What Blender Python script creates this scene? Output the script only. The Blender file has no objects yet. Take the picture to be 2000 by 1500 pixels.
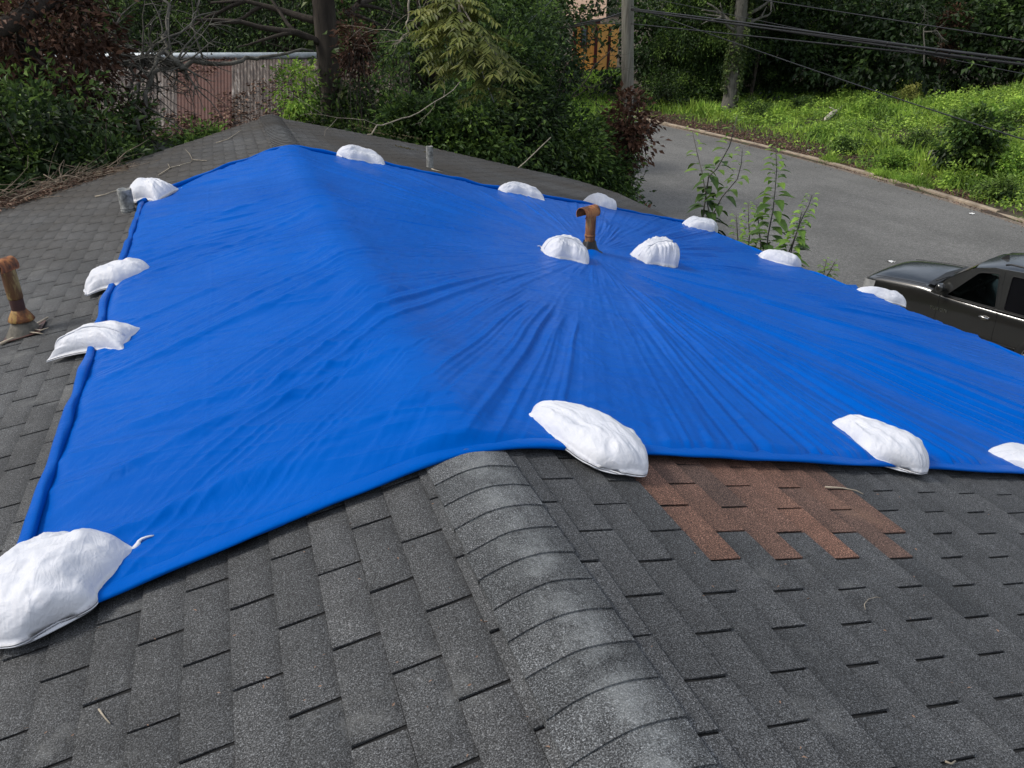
import bpy, bmesh, math, random
import numpy as np
from mathutils import Vector, Matrix, noise as mn

# ------------------------------------------------------------------ camera, world, sun
C = bpy.context.scene.collection
scene = bpy.context.scene
U = 1.12                                              # shingle gauge to metres
CAM = np.array([-.621464, -1.140861, 1.353238]) * U
YAW, PITCH, ROLL, FPX = .34582, .447075, .011874, 1506.41
_f = np.array([math.sin(YAW) * math.cos(PITCH), math.cos(YAW) * math.cos(PITCH), -math.sin(PITCH)])
_r = np.array([math.cos(YAW), -math.sin(YAW), 0.])
_u = np.cross(_r, _f)
_r2 = _r * math.cos(ROLL) + _u * math.sin(ROLL)
_u2 = -_r * math.sin(ROLL) + _u * math.cos(ROLL)
cam = bpy.data.cameras.new('camera')
cam.sensor_width = 36; cam.lens = 36 * FPX / 2000
cam.clip_start = .05; cam.clip_end = 1000
camo = bpy.data.objects.new('camera', cam); C.objects.link(camo)
camo.matrix_world = Matrix([[_r2[0], _u2[0], -_f[0], CAM[0]], [_r2[1], _u2[1], -_f[1], CAM[1]], [_r2[2], _u2[2], -_f[2], CAM[2]], [0, 0, 0, 1]])
scene.camera = camo
SUN_EL, SUN_AZ = 46, 285                              # azimuth clockwise from +y
world = bpy.data.worlds.new('World'); scene.world = world; world.use_nodes = True
wn = world.node_tree
bg = wn.nodes['Background']; sky = wn.nodes.new('ShaderNodeTexSky')
sky.sky_type = 'NISHITA'; sky.sun_disc = False; sky.sun_elevation = math.radians(SUN_EL); sky.sun_rotation = math.radians(SUN_AZ)
sky.air_density = 1.3; sky.dust_density = 6; sky.ozone_density = .6
# broken cloud over the sky: mixes the blue with cloud white in the sky itself
wtc = wn.nodes.new('ShaderNodeTexCoord'); wno = wn.nodes.new('ShaderNodeTexNoise'); wno.inputs['Scale'].default_value = 2.6
wno.inputs['Detail'].default_value = 5
wr = wn.nodes.new('ShaderNodeValToRGB'); wr.color_ramp.elements[0].position = .36; wr.color_ramp.elements[1].position = .6
wmx = wn.nodes.new('ShaderNodeMix'); wmx.data_type = 'RGBA'
wn.links.new(wtc.outputs['Generated'], wno.inputs['Vector']); wn.links.new(wno.outputs['Fac'], wr.inputs[0])
wn.links.new(wr.outputs[0], wmx.inputs[0]); wn.links.new(sky.outputs[0], wmx.inputs[6]); wmx.inputs[7].default_value = (9.5, 10.2, 11.6, 1)
wn.links.new(wmx.outputs[2], bg.inputs[0]); bg.inputs[1].default_value = .09
sl = bpy.data.lights.new('sun', 'SUN'); sl.energy = 2.0; sl.angle = math.radians(12); sl.color = (1, .97, .92)
so = bpy.data.objects.new('sun', sl); C.objects.link(so)
_az, _el = math.radians(SUN_AZ), math.radians(SUN_EL)
sdir = Vector((math.sin(_az) * math.cos(_el), math.cos(_az) * math.cos(_el), math.sin(_el)))
so.rotation_euler = sdir.to_track_quat('Z', 'Y').to_euler()
scene.view_settings.view_transform = 'Standard'; scene.view_settings.look = 'None'
scene.view_settings.gamma = 1; scene.view_settings.exposure = .25

# ------------------------------------------------------------------ helpers
def ray(px, py):
    return _f + _r2 * (px - 1000) / FPX - _u2 * (py - 750) / FPX
PR, PL = .23735, .213425
def on_roof(px, py, side=None, h=0.):
    """point on the roof surface seen at a photo position, lifted h"""
    for sg, p in (((1, PR), (-1, PL)) if side is None else ((side, PR if side > 0 else PL),)):
        d = ray(px, py); n = np.array([sg * math.sin(p), 0, math.cos(p)])
        t = -((CAM - [0, 0, h]) @ n) / (d @ n); P = CAM + t * d
        if P[0] * sg >= -1e-6 or side is not None: return P
def on_z(px, py, z):
    d = ray(px, py); return CAM + d * (z - CAM[2]) / d[2]
def at_dist(px, py, dist):
    """point seen at a photo position, at a horizontal distance in metres"""
    d = ray(px, py); return CAM + d * dist / math.hypot(d[0], d[1])
def roof_pt(s, y, h=0.):
    """roof coordinates: signed slope distance from the ridge, distance along it, lift"""
    p = PR if s > 0 else PL
    a = abs(s); sg = 1 if s > 0 else -1
    return np.array([sg * (a * math.cos(p) + h * math.sin(p)), y, -a * math.sin(p) + h * math.cos(p)])
def s_of(P):
    p = PR if P[0] > 0 else PL
    return P[0] / math.cos(p)

def set_props(o, label=None, cat=None, group=None, kind=None):
    if label: o['label'] = label
    if cat: o['category'] = cat
    if group: o['group'] = group
    if kind: o['kind'] = kind
    return o
def empty(name, loc=(0, 0, 0), label=None, cat=None, group=None):
    o = bpy.data.objects.new(name, None); C.objects.link(o); o.location = loc; o.empty_display_size = .1
    return set_props(o, label, cat, group)
def link_mesh(name, me, mat, parent=None):
    o = bpy.data.objects.new(name, me); C.objects.link(o)
    if mat is not None:
        for m_ in (mat if isinstance(mat, (list, tuple)) else [mat]): me.materials.append(m_)
    if parent is not None:
        o.parent = parent; o.matrix_parent_inverse = Matrix.Translation(-parent.location)
    return o
def np_mesh(name, V, F, mat, parent=None, smooth=False, face_attr=None, midx=None, uv=None, origin=None):
    """V (n,3), F (m,k) or a list of tuples"""
    me = bpy.data.meshes.new(name)
    V = np.asarray(V, dtype=np.float32)
    if origin is not None: V = V - np.asarray(origin, dtype=np.float32)
    if isinstance(F, np.ndarray):
        m, k = F.shape
        me.vertices.add(len(V)); me.vertices.foreach_set('co', V.ravel())
        me.loops.add(m * k); me.loops.foreach_set('vertex_index', F.ravel().astype(np.int32))
        me.polygons.add(m); me.polygons.foreach_set('loop_start', np.arange(0, m * k, k, dtype=np.int32))
        me.polygons.foreach_set('loop_total', np.full(m, k, dtype=np.int32))
    else:
        me.from_pydata(V.tolist(), [], F)
    if face_attr:
        for nm, arr in face_attr.items():
            a = me.attributes.new(nm, 'FLOAT', 'FACE'); a.data.foreach_set('value', np.asarray(arr, dtype=np.float32))
    if uv is not None:
        l = me.uv_layers.new(name='UVMap'); l.data.foreach_set('uv', np.asarray(uv, dtype=np.float32).ravel())
    if midx is not None: me.polygons.foreach_set('material_index', np.asarray(midx, dtype=np.int32))
    me.polygons.foreach_set('use_smooth', np.full(len(me.polygons), smooth))
    me.update(calc_edges=True)
    o = link_mesh(name, me, mat, parent)
    if origin is not None: o.location = tuple(origin)
    return o

class MB:
    """collects shapes that belong to one part"""
    def __init__(s): s.v = []; s.f = []
    def add(s, V, F):
        n = len(s.v); s.v += [tuple(map(float, p)) for p in V]; s.f += [tuple(i + n for i in f) for f in F]
    def box(s, c, size, R=None):
        c = np.array(c, float); h = np.array(size) / 2
        V = [np.array([x, y, z]) * h for x in (-1, 1) for y in (-1, 1) for z in (-1, 1)]
        if R is not None: V = [np.array(R) @ v for v in V]
        s.add([c + v for v in V], [(0, 1, 3, 2), (4, 6, 7, 5), (0, 4, 5, 1), (2, 3, 7, 6), (0, 2, 6, 4), (1, 5, 7, 3)])
    def tube(s, pts, rad, n=6, cap=True, flat=1.):
        pts = [np.array(p, float) for p in pts]
        if not hasattr(rad, '__len__'): rad = [rad] * len(pts)
        base = len(s.v); V = []; up = np.array([0, 0, 1.])
        prev = None
        for i, p in enumerate(pts):
            t = pts[min(i + 1, len(pts) - 1)] - pts[max(i - 1, 0)]
            t = t / (np.linalg.norm(t) + 1e-9)
            if prev is None:
                a = np.cross(t, up)
                if np.linalg.norm(a) < .1: a = np.cross(t, [1, 0, 0.])
            else: a = prev - t * (prev @ t)
            a = a / (np.linalg.norm(a) + 1e-9); prev = a; b = np.cross(a, t)
            for k in range(n):
                th = 2 * math.pi * k / n
                V.append(p + rad[i] * (a * math.cos(th) + b * math.sin(th) * flat))
        F = []
        for i in range(len(pts) - 1):
            for k in range(n):
                F.append((i * n + k, i * n + (k + 1) % n, (i + 1) * n + (k + 1) % n, (i + 1) * n + k))
        if cap: F.append(tuple(range(n - 1, -1, -1))); F.append(tuple((len(pts) - 1) * n + k for k in range(n)))
        s.add(V, F)
    def build(s, name, mat, parent=None, smooth=True):
        return np_mesh(name, np.array(s.v), s.f, mat, parent, smooth)

def vnoise(x, y, seed=0, px=4096):
    """value noise on arrays"""
    rs = np.random.RandomState(seed); T = rs.rand(256, 256)
    xi = np.floor(x).astype(int); yi = np.floor(y).astype(int)
    fx = x - xi; fy = y - yi; fx = fx * fx * fx * (fx * (fx * 6 - 15) + 10); fy = fy * fy * fy * (fy * (fy * 6 - 15) + 10)
    g = lambda a, b: T[a & 255, b & 255]
    return (g(xi, yi) * (1 - fx) * (1 - fy) + g(xi + 1, yi) * fx * (1 - fy) + g(xi, yi + 1) * (1 - fx) * fy + g(xi + 1, yi + 1) * fx * fy) * 2 - 1
def sstep(a, b, x):
    t = np.clip((x - a) / (b - a), 0, 1); return t * t * (3 - 2 * t)

# ------------------------------------------------------------------ materials
def new_mat(name):
    m = bpy.data.materials.new(name); m.use_nodes = True
    return m, m.node_tree, m.node_tree.nodes['Principled BSDF']
def N(nt, typ, **kw):
    n = nt.nodes.new(typ)
    for k, v in kw.items():
        if k in n.inputs: n.inputs[k].default_value = v
        else: setattr(n, k, v)
    return n
def ramp(nt, src, stops):
    r = nt.nodes.new('ShaderNodeValToRGB'); e = r.color_ramp.elements
    while len(e) < len(stops): e.new(.5)
    for i, (p, c) in enumerate(stops):
        e[i].position = p; e[i].color = (*c, 1) if hasattr(c, '__len__') else (c, c, c, 1)
    nt.links.new(src, r.inputs[0]); return r.outputs[0]
def mix(nt, fac, a, b, mode='MIX'):
    m = nt.nodes.new('ShaderNodeMix'); m.data_type = 'RGBA'; m.blend_type = mode
    for i, v in ((0, fac), (6, a), (7, b)):
        if isinstance(v, bpy.types.NodeSocket): nt.links.new(v, m.inputs[i])
        else: m.inputs[i].default_value = v if i == 0 else (*v, 1)
    return m.outputs[2]
def coord(nt, scale=None, kind='Object'):
    t = nt.nodes.new('ShaderNodeTexCoord').outputs[kind]
    if scale is None: return t
    mp = nt.nodes.new('ShaderNodeMapping'); mp.inputs['Scale'].default_value = scale
    nt.links.new(t, mp.inputs[0]); return mp.outputs[0]
def tex(nt, vec, scale, detail=3, rough=.5, kind='ShaderNodeTexNoise', out=0):
    n = nt.nodes.new(kind); n.inputs['Scale'].default_value = scale
    if kind == 'ShaderNodeTexNoise': n.inputs['Detail'].default_value = detail; n.inputs['Roughness'].default_value = rough
    nt.links.new(vec, n.inputs['Vector']); return n.outputs[out]
def bump(nt, h, strength, dist, prev=None):
    b = nt.nodes.new('ShaderNodeBump'); b.inputs['Strength'].default_value = strength; b.inputs['Distance'].default_value = dist
    nt.links.new(h, b.inputs['Height'])
    if prev is not None: nt.links.new(prev, b.inputs['Normal'])
    return b.outputs[0]
def attr(nt, name):
    a = nt.nodes.new('ShaderNodeAttribute'); a.attribute_name = name; return a.outputs['Fac']

def plain(name, col, rough=.6, metal=0., var=.15, scale=6, bmp=0., spec=.4, stretch=None):
    m, nt, b = new_mat(name)
    v = coord(nt, stretch)
    n = tex(nt, v, scale, 5, .6)
    lo = tuple(c * (1 - var) for c in col); hi = tuple(min(1, c * (1 + var)) for c in col)
    nt.links.new(ramp(nt, n, [(.3, lo), (.7, hi)]), b.inputs['Base Color'])
    b.inputs['Roughness'].default_value = rough; b.inputs['Metallic'].default_value = metal; b.inputs['Specular IOR Level'].default_value = spec
    if bmp: nt.links.new(bump(nt, tex(nt, v, scale * 6, 4, .6), .6, bmp), b.inputs['Normal'])
    return m

def shingle_mat(name, lo, hi, brown=False, ridge=False):
    m, nt, b = new_mat(name)
    v = coord(nt)
    gr = tex(nt, v, 250, 3, .75)                                        # mineral granules
    gr2 = tex(nt, v, 95, 4, .8)
    g = ramp(nt, gr, [(.38, .18), (.47, .72), (.54, 1.35), (.6, 2.4), (.66, 4.6)])
    g2 = ramp(nt, gr2, [(.3, .8), (.5, 1.), (.72, 1.35)])
    big = tex(nt, v, 1.6, 5, .6)
    patch = tex(nt, v, 7, 4, .65)
    tint = attr(nt, 'tint')
    base = mix(nt, tint, lo, hi)
    base = mix(nt, 1., base, ramp(nt, big, [(.3, .78), (.7, 1.22)]), 'MULTIPLY')
    base = mix(nt, 1., base, ramp(nt, patch, [(.3, .88), (.7, 1.15)]), 'MULTIPLY')
    base = mix(nt, 1., base, g, 'MULTIPLY'); base = mix(nt, 1., base, g2, 'MULTIPLY')
    # dirt and course-step shade painted darker towards the top of each tab (UV v)
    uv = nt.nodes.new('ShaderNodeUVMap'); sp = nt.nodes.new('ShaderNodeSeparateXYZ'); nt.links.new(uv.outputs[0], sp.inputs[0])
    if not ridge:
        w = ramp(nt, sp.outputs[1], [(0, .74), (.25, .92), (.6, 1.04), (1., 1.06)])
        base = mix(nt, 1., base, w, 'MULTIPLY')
    # pale weathered, lichened areas
    li = tex(nt, v, 2.2, 6, .7)
    lm = ramp(nt, li, [(.56, 0), (.7, .38)])
    sxy = nt.nodes.new('ShaderNodeSeparateXYZ'); nt.links.new(v, sxy.inputs[0])
    if ridge:
        # crown of the ridge is worn pale where feet and weather scrub it
        lm2 = ramp(nt, sp.outputs[0], [(.15, 0), (.5, .38), (.7, .42), (.92, 0)])
        n3 = tex(nt, v, 6, 7, .75)
        mul = nt.nodes.new('ShaderNodeMath'); mul.operation = 'MULTIPLY'
        nt.links.new(lm2, mul.inputs[0]); nt.links.new(ramp(nt, n3, [(.42, 0), (.62, 1.3)]), mul.inputs[1]); lm = mul.outputs[0]
    col = mix(nt, lm, base, (.25, .265, .265) if ridge else ((.2, .205, .2) if not brown else (.2, .12, .08)))
    if ridge: col = mix(nt, 1., col, ramp(nt, gr, [(.3, .75), (.5, 1.), (.7, 1.15)]), 'MULTIPLY')
    if not brown:
        # brown algae and leaf stain far along the roof
        st = tex(nt, v, .55, 5, .7)
        fr = N(nt, 'ShaderNodeMapRange'); fr.inputs['From Min'].default_value = 3.5; fr.inputs['From Max'].default_value = 10; nt.links.new(sxy.outputs[1], fr.inputs[0])
        mm = nt.nodes.new('ShaderNodeMath'); mm.operation = 'MULTIPLY'; nt.links.new(fr.outputs[0], mm.inputs[0])
        nt.links.new(ramp(nt, st, [(.33, .1), (.6, .9)]), mm.inputs[1])
        col = mix(nt, mm.outputs[0], col, (.038, .033, .027))
    nt.links.new(col, b.inputs['Base Color'])
    b.inputs['Roughness'].default_value = .82; b.inputs['Specular IOR Level'].default_value = .35
    n1 = bump(nt, gr, .75, .0022); n1 = bump(nt, gr2, .5, .003, n1)
    nt.links.new(bump(nt, patch, .4, .008, n1), b.inputs['Normal'])
    return m

M = {}
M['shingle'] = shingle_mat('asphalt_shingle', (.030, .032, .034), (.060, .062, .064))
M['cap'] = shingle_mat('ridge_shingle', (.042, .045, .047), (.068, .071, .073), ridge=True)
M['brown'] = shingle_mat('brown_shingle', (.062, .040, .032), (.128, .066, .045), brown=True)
M['deck'] = plain('dark_underlay', (.008, .008, .008), .95)

def tarp_mat():
    m, nt, b = new_mat('blue_poly_tarp')
    v = coord(nt); uv = coord(nt, None, 'UV')
    big = tex(nt, uv, .9, 4, .6)
    c = ramp(nt, big, [(.3, (.0, .070, .350)), (.7, (.0, .088, .415))])
    dust = tex(nt, uv, 3.5, 6, .7)
    c = mix(nt, ramp(nt, dust, [(.55, 0), (.85, .05)]), c, (.08, .20, .5))
    nt.links.new(c, b.inputs['Base Color'])
    b.inputs['Roughness'].default_value = .40; b.inputs['Specular IOR Level'].default_value = .5; b.inputs['IOR'].default_value = 1.14; b.inputs['Specular Tint'].default_value = (.0, .35, 1, 1)
    nt.links.new(ramp(nt, tex(nt, uv, 6, 5, .7), [(.3, .30), (.7, .46)]), b.inputs['Roughness'])
    # woven scrim under the film
    mp = nt.nodes.new('ShaderNodeMapping'); nt.links.new(uv, mp.inputs[0])
    w1 = N(nt, 'ShaderNodeTexWave', bands_direction='X'); w1.inputs['Scale'].default_value = 90; nt.links.new(mp.outputs[0], w1.inputs['Vector'])
    w2 = N(nt, 'ShaderNodeTexWave', bands_direction='Y'); w2.inputs['Scale'].default_value = 90; nt.links.new(mp.outputs[0], w2.inputs['Vector'])
    ad = nt.nodes.new('ShaderNodeMath'); ad.operation = 'ADD'; nt.links.new(w1.outputs['Fac'], ad.inputs[0]); nt.links.new(w2.outputs['Fac'], ad.inputs[1])
    n1 = bump(nt, ad.outputs[0], .10, .0008)
    cr = nt.nodes.new('ShaderNodeTexNoise'); cr.inputs['Scale'].default_value = 9; cr.inputs['Detail'].default_value = 6; cr.inputs['Distortion'].default_value = 1.6
    nt.links.new(uv, cr.inputs['Vector'])
    n2 = bump(nt, cr.outputs[0], .38, .010, n1)
    fine = nt.nodes.new('ShaderNodeTexNoise'); fine.inputs['Scale'].default_value = 30; fine.inputs['Detail'].default_value = 5; fine.inputs['Distortion'].default_value = 1.
    nt.links.new(uv, fine.inputs['Vector'])
    nt.links.new(bump(nt, fine.outputs[0], .5, .004, n2), b.inputs['Normal'])
    return m
M['tarp'] = tarp_mat()

def bag_mat():
    m, nt, b = new_mat('white_woven_sack')
    v = coord(nt)
    n = tex(nt, v, 7, 4, .6)
    c = ramp(nt, n, [(.3, (.53, .55, .60)), (.7, (.61, .62, .655))])
    # faint see-through strips where the weave is loose and sand shows
    sn = tex(nt, coord(nt, (6, 40, 6)), 2.2, 3, .6)
    c = mix(nt, ramp(nt, sn, [(.6, 0), (.75, .18)]), c, (.40, .40, .45))
    nt.links.new(c, b.inputs['Base Color']); b.inputs['Roughness'].default_value = .5; b.inputs['Specular IOR Level'].default_value = .35
    b.inputs['Subsurface Weight'].default_value = .0
    w1 = N(nt, 'ShaderNodeTexWave', bands_direction='X'); w1.inputs['Scale'].default_value = 130; w1.inputs['Distortion'].default_value = .6; nt.links.new(v, w1.inputs['Vector'])
    w2 = N(nt, 'ShaderNodeTexWave', bands_direction='Y'); w2.inputs['Scale'].default_value = 130; w2.inputs['Distortion'].default_value = .6; nt.links.new(v, w2.inputs['Vector'])
    ad = nt.nodes.new('ShaderNodeMath'); ad.operation = 'ADD'; nt.links.new(w1.outputs['Fac'], ad.inputs[0]); nt.links.new(w2.outputs['Fac'], ad.inputs[1])
    n1 = bump(nt, ad.outputs[0], .18, .0008)
    wr_ = nt.nodes.new('ShaderNodeTexNoise'); wr_.inputs['Scale'].default_value = 16; wr_.inputs['Detail'].default_value = 5; wr_.inputs['Distortion'].default_value = 1.5
    nt.links.new(v, wr_.inputs['Vector'])
    w2_ = nt.nodes.new('ShaderNodeTexNoise'); w2_.inputs['Scale'].default_value = 5; w2_.inputs['Detail'].default_value = 2; w2_.inputs['Distortion'].default_value = 2.2
    nt.links.new(coord(nt, (3.2, .8, 1.5)), w2_.inputs['Vector'])
    rdg = ramp(nt, w2_.outputs[0], [(.32, 0), (.5, 1), (.68, 0)])
    nt.links.new(bump(nt, rdg, .16, .008, bump(nt, wr_.outputs[0], .5, .008, n1)), b.inputs['Normal'])
    return m
M['bag'] = bag_mat()

def rust_mat(name='rusty_steel', paint=(.30, .17, .06), orange=(.26, .10, .03)):
    m, nt, b = new_mat(name); v = coord(nt, (1.6, 1.6, .35))
    n = tex(nt, v, 9, 6, .65); n2 = tex(nt, v, 40, 5, .7)
    c = ramp(nt, n, [(.3, (.035, .014, .008)), (.44, (.10, .04, .014)), (.52, orange), (.58, paint), (.75, paint)])
    c = mix(nt, ramp(nt, n2, [(.5, 0), (.72, .7)]), c, (.05, .02, .01))
    nt.links.new(c, b.inputs['Base Color']); b.inputs['Roughness'].default_value = .75
    nt.links.new(bump(nt, n2, .5, .003), b.inputs['Normal']); return m
M['rust'] = rust_mat(); M['rust_cap'] = rust_mat('rusty_cap', (.38, .16, .05), (.30, .10, .03))
M['purple_rust'] = plain('dark_rust_pipe', (.055, .024, .02), .6, 0, .35, 12, .002)
M['pvc'] = plain('grey_pipe', (.22, .225, .215), .85, 0, .6, 22, .001)
M['lead'] = plain('dull_lead', (.12, .11, .09), .7, .2, .5, 18, .003)
M['tar'] = plain('black_tar', (.006, .006, .006), .5, 0, .3, 12, .006)
M['twig'] = plain('pale_bark', (.30, .26, .20), .85, 0, .4, 20, .002)
M['darktwig'] = plain('brown_bark', (.09, .065, .045), .9, 0, .4, 14, .002)
M['bark'] = plain('tree_bark', (.040, .032, .025), .95, 0, .5, 7, .03, stretch=(1, 1, .25))
M['greybark'] = plain('grey_bark', (.10, .095, .08), .95, 0, .45, 8, .02, stretch=(1, 1, .25))
M['siding'] = plain('house_siding', (.30, .31, .30), .8)
M['trim'] = plain('fascia_paint', (.45, .45, .43), .7)

def leaf_mat(name, dark, mid, light, trans=.28, rough=.5):
    m, nt, b = new_mat(name)
    t = attr(nt, 'tint')
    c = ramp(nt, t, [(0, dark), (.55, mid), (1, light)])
    big = tex(nt, coord(nt), .9, 3, .5)
    c = mix(nt, 1., c, ramp(nt, big, [(.3, .6), (.7, 1.35)]), 'MULTIPLY')
    nt.links.new(c, b.inputs['Base Color']); b.inputs['Roughness'].default_value = rough; b.inputs['Specular IOR Level'].default_value = .3
    tr = nt.nodes.new('ShaderNodeBsdfTranslucent'); nt.links.new(c, tr.inputs[0])
    ms = nt.nodes.new('ShaderNodeMixShader'); ms.inputs[0].default_value = trans
    nt.links.new(b.outputs[0], ms.inputs[1]); nt.links.new(tr.outputs[0], ms.inputs[2])
    nt.links.new(ms.outputs[0], nt.nodes['Material Output'].inputs[0]); return m
M['leaf_dark'] = leaf_mat('dark_leaf', (.010, .022, .007), (.034, .068, .018), (.15, .24, .05))
M['leaf_mid'] = leaf_mat('green_leaf', (.016, .036, .009), (.050, .100, .021), (.20, .31, .06))
M['leaf_bright'] = leaf_mat('fresh_leaf', (.07, .14, .025), (.19, .33, .05), (.38, .54, .085), .35)
M['leaf_olive'] = leaf_mat('olive_leaf', (.07, .09, .018), (.15, .175, .033), (.32, .32, .08), .35)
M['leaf_sap'] = leaf_mat('sapling_leaf', (.03, .065, .015), (.07, .14, .028), (.22, .36, .06), .3)
M['leaf_dead'] = leaf_mat('dead_leaf', (.022, .011, .007), (.060, .028, .016), (.15, .075, .045), .15, .7)
M['leaf_litter'] = leaf_mat('litter_leaf', (.04, .022, .014), (.11, .06, .04), (.26, .17, .12), .05, .8)
M['leaf_ivy'] = leaf_mat('ivy_leaf', (.03, .055, .015), (.07, .11, .03), (.16, .2, .06))

def ground_mat():
    m, nt, b = new_mat('leafy_soil'); v = coord(nt)
    n = tex(nt, v, .6, 6, .65); n2 = tex(nt, v, 14, 5, .7)
    c = ramp(nt, n, [(.35, (.030, .022, .016)), (.5, (.052, .038, .026)), (.6, (.035, .045, .016))])
    c = mix(nt, ramp(nt, n2, [(.45, 0), (.7, .6)]), c, (.10, .065, .045))
    nt.links.new(c, b.inputs['Base Color']); b.inputs['Roughness'].default_value = .95
    nt.links.new(bump(nt, n2, .8, .05), b.inputs['Normal']); return m
def asphalt_mat():
    m, nt, b = new_mat('worn_asphalt'); v = coord(nt)
    gr = tex(nt, v, 34, 3, .8); big = tex(nt, v, .22, 5, .6); st = tex(nt, coord(nt, (.9, .12, 1)), 1.0, 4, .6); fi = tex(nt, v, 11, 3, .7)
    c = ramp(nt, big, [(.3, (.088, .087, .081)), (.7, (.135, .133, .125))])
    c = mix(nt, 1., c, ramp(nt, gr, [(.3, .45), (.5, 1.), (.62, 1.6), (.72, 3.)]), 'MULTIPLY')
    c = mix(nt, 1., c, ramp(nt, fi, [(.3, .75), (.7, 1.25)]), 'MULTIPLY')
    c = mix(nt, 1., c, ramp(nt, st, [(.3, .86), (.7, 1.12)]), 'MULTIPLY')
    nt.links.new(c, b.inputs['Base Color']); b.inputs['Roughness'].default_value = .9
    nt.links.new(bump(nt, gr, .6, .01), b.inputs['Normal']); return m
M['ground'] = ground_mat(); M['asphalt'] = asphalt_mat()
M['concrete'] = plain('stained_concrete', (.27, .22, .165), .9, 0, .4, 2.2, .01)
def pole_mat():
    m, nt, b = new_mat('weathered_pole'); v = coord(nt, (14, 14, .5))
    n = tex(nt, v, 1.6, 6, .7); n2 = tex(nt, coord(nt), .7, 3)
    c = ramp(nt, n, [(.3, (.045, .04, .032)), (.5, (.15, .14, .115)), (.7, (.23, .225, .19))])
    c = mix(nt, ramp(nt, n2, [(.4, 0), (.7, .4)]), c, (.10, .12, .07))
    nt.links.new(c, b.inputs['Base Color']); b.inputs['Roughness'].default_value = .9
    nt.links.new(bump(nt, n, .7, .02), b.inputs['Normal']); return m
M['pole'] = pole_mat()
M['cable'] = plain('black_cable', (.008, .008, .009), .45)

# ------------------------------------------------------------------ terrain
ROAD_Z, YARD_Z = -4.80, -4.15
kerb_px = [(1150, 214), (1275, 237), (1334, 250), (1417, 272), (1481, 290), (1541, 305), (1611, 322), (1654, 332), (1741, 355), (1801, 372), (1867, 386), (1934, 412), (2000, 439), (2100, 475)]
K = np.array([on_z(x, y, ROAD_Z) for x, y in kerb_px])
K = np.vstack([K[0] + (K[0] - K[2]) * 1.0, K, K[-1] + (K[-1] - K[-2]) * 6])
K = K[np.argsort(K[:, 1])]
KY, KX = K[:, 1], K[:, 0]
KXs = np.interp(KY, KY, KX)
kfit = np.polyfit(KY[1:-1], KX[1:-1], 3)
def kerb_x(y):
    y = np.asarray(y, float); yc = np.clip(y, KY[1], KY[-2])
    return np.polyval(kfit, yc) + (y - yc) * np.polyval(np.polyder(kfit), yc)
def ground_h(x, y):
    x = np.asarray(x, float); y = np.asarray(y, float)
    kx = kerb_x(y); e = x - kx
    rise = 2.0 * sstep(52, 95, y)
    z = YARD_Z + (ROAD_Z - .04 - YARD_Z) * sstep(9., 11.2, x)
    z = np.where(e > 0, ROAD_Z + .08 + 3.2 * sstep(0, 22, e) * (.35 + .65 * sstep(46, 22, y)) + .12 * vnoise(x * .7, y * .7, 3) * sstep(0, 2, e), z)
    z = z + rise + 9 * sstep(80, 170, np.hypot(x, y))
    z = z + np.where(x < 8, .12 * vnoise(x * .4, y * .4, 5), 0)
    return z
def on_ground(px, py, lift=0.):
    """point of the terrain seen at a photo position"""
    d = ray(px, py); d = d / math.hypot(d[0], d[1]); t = 4.
    while t < 150:
        P = CAM + d * t
        if P[2] < float(ground_h(P[0], P[1])): break
        t += .15
    return P + [0, 0, lift]
def axis(lo, hi, f0, f1, step, grow=1.12):
    a = list(np.arange(f0, f1, step)); s = step
    while a[-1] < hi: s *= grow; a.append(a[-1] + s)
    s = step
    while a[0] > lo: s *= grow; a.insert(0, a[0] - s)
    return np.array(a)
gx = axis(-260, 330, -6, 50, .6); gy = axis(-120, 330, -4, 52, .6)
GX, GY = np.meshgrid(gx, gy, indexing='ij'); GZ = ground_h(GX, GY)
nx, ny = GX.shape
def grid_faces(nx, ny):
    i = np.arange(nx * ny).reshape(nx, ny)
    return np.stack([i[:-1, :-1], i[1:, :-1], i[1:, 1:], i[:-1, 1:]], -1).reshape(-1, 4)
g = np_mesh('ground', np.stack([GX, GY, GZ], -1).reshape(-1, 3), grid_faces(nx, ny), M['ground'], smooth=True)
set_props(g, kind='structure')
# road sheet up to the kerb
ry = np.linspace(-25, 75, 140); V = []
for y in ry:
    k = float(kerb_x(y))
    for t in np.linspace(0, 1, 12):
        x = 11.2 + (k - 11.2) * t; V.append((x, y, ROAD_Z + 2.0 * sstep(52, 95, y) + .03 * math.sin(t * math.pi)))
road = np_mesh('road', V, grid_faces(140, 12), M['asphalt'], smooth=True); set_props(road, kind='structure')

# ------------------------------------------------------------------ house roof
house = empty('house', (2.5, 6, YARD_Z), 'single storey house with a low gable roof of worn grey asphalt shingles', 'house')
CR, RW = .1422, .1707                                # course height, half a tab
eave_y = np.array([-4, 1, 3.2, 5.94, 8.1, 10.2, 12]) * U; eave_s = np.array([6.6, 6.15, 5.92, 5.62, 5.36, 5.45, 5.5]) * U
def eaveR(y): return np.interp(y, eave_y, eave_s)
rakeR_s = np.array([0, 1.47, 2.45, 3.98, 5.0, 5.6, 7]) * U; rakeR_y = np.array([10.9, 11.22, 11.3, 11.1, 11.0, 10.15, 10.]) * U
rakeL_s = np.array([0, .25, 1.37, 2.1, 3.26, 4.6]) * U; rakeL_y = np.array([10.9, 10.87, 10.25, 9.83, 9.22, 8.5]) * U
SLMAX = 4.3 * U
YN = -3.2
def rake(s): return np.interp(s, rakeR_s, rakeR_y) if s >= 0 else np.interp(-s, rakeL_s, rakeL_y)
def wavy(s, y):
    """old decking is never quite flat"""
    return .008 * mn.noise(Vector((s * .6, y * .5, 3.1))) + .003 * mn.noise(Vector((s * 1.8, y * 1.5, 8.)))
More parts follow.
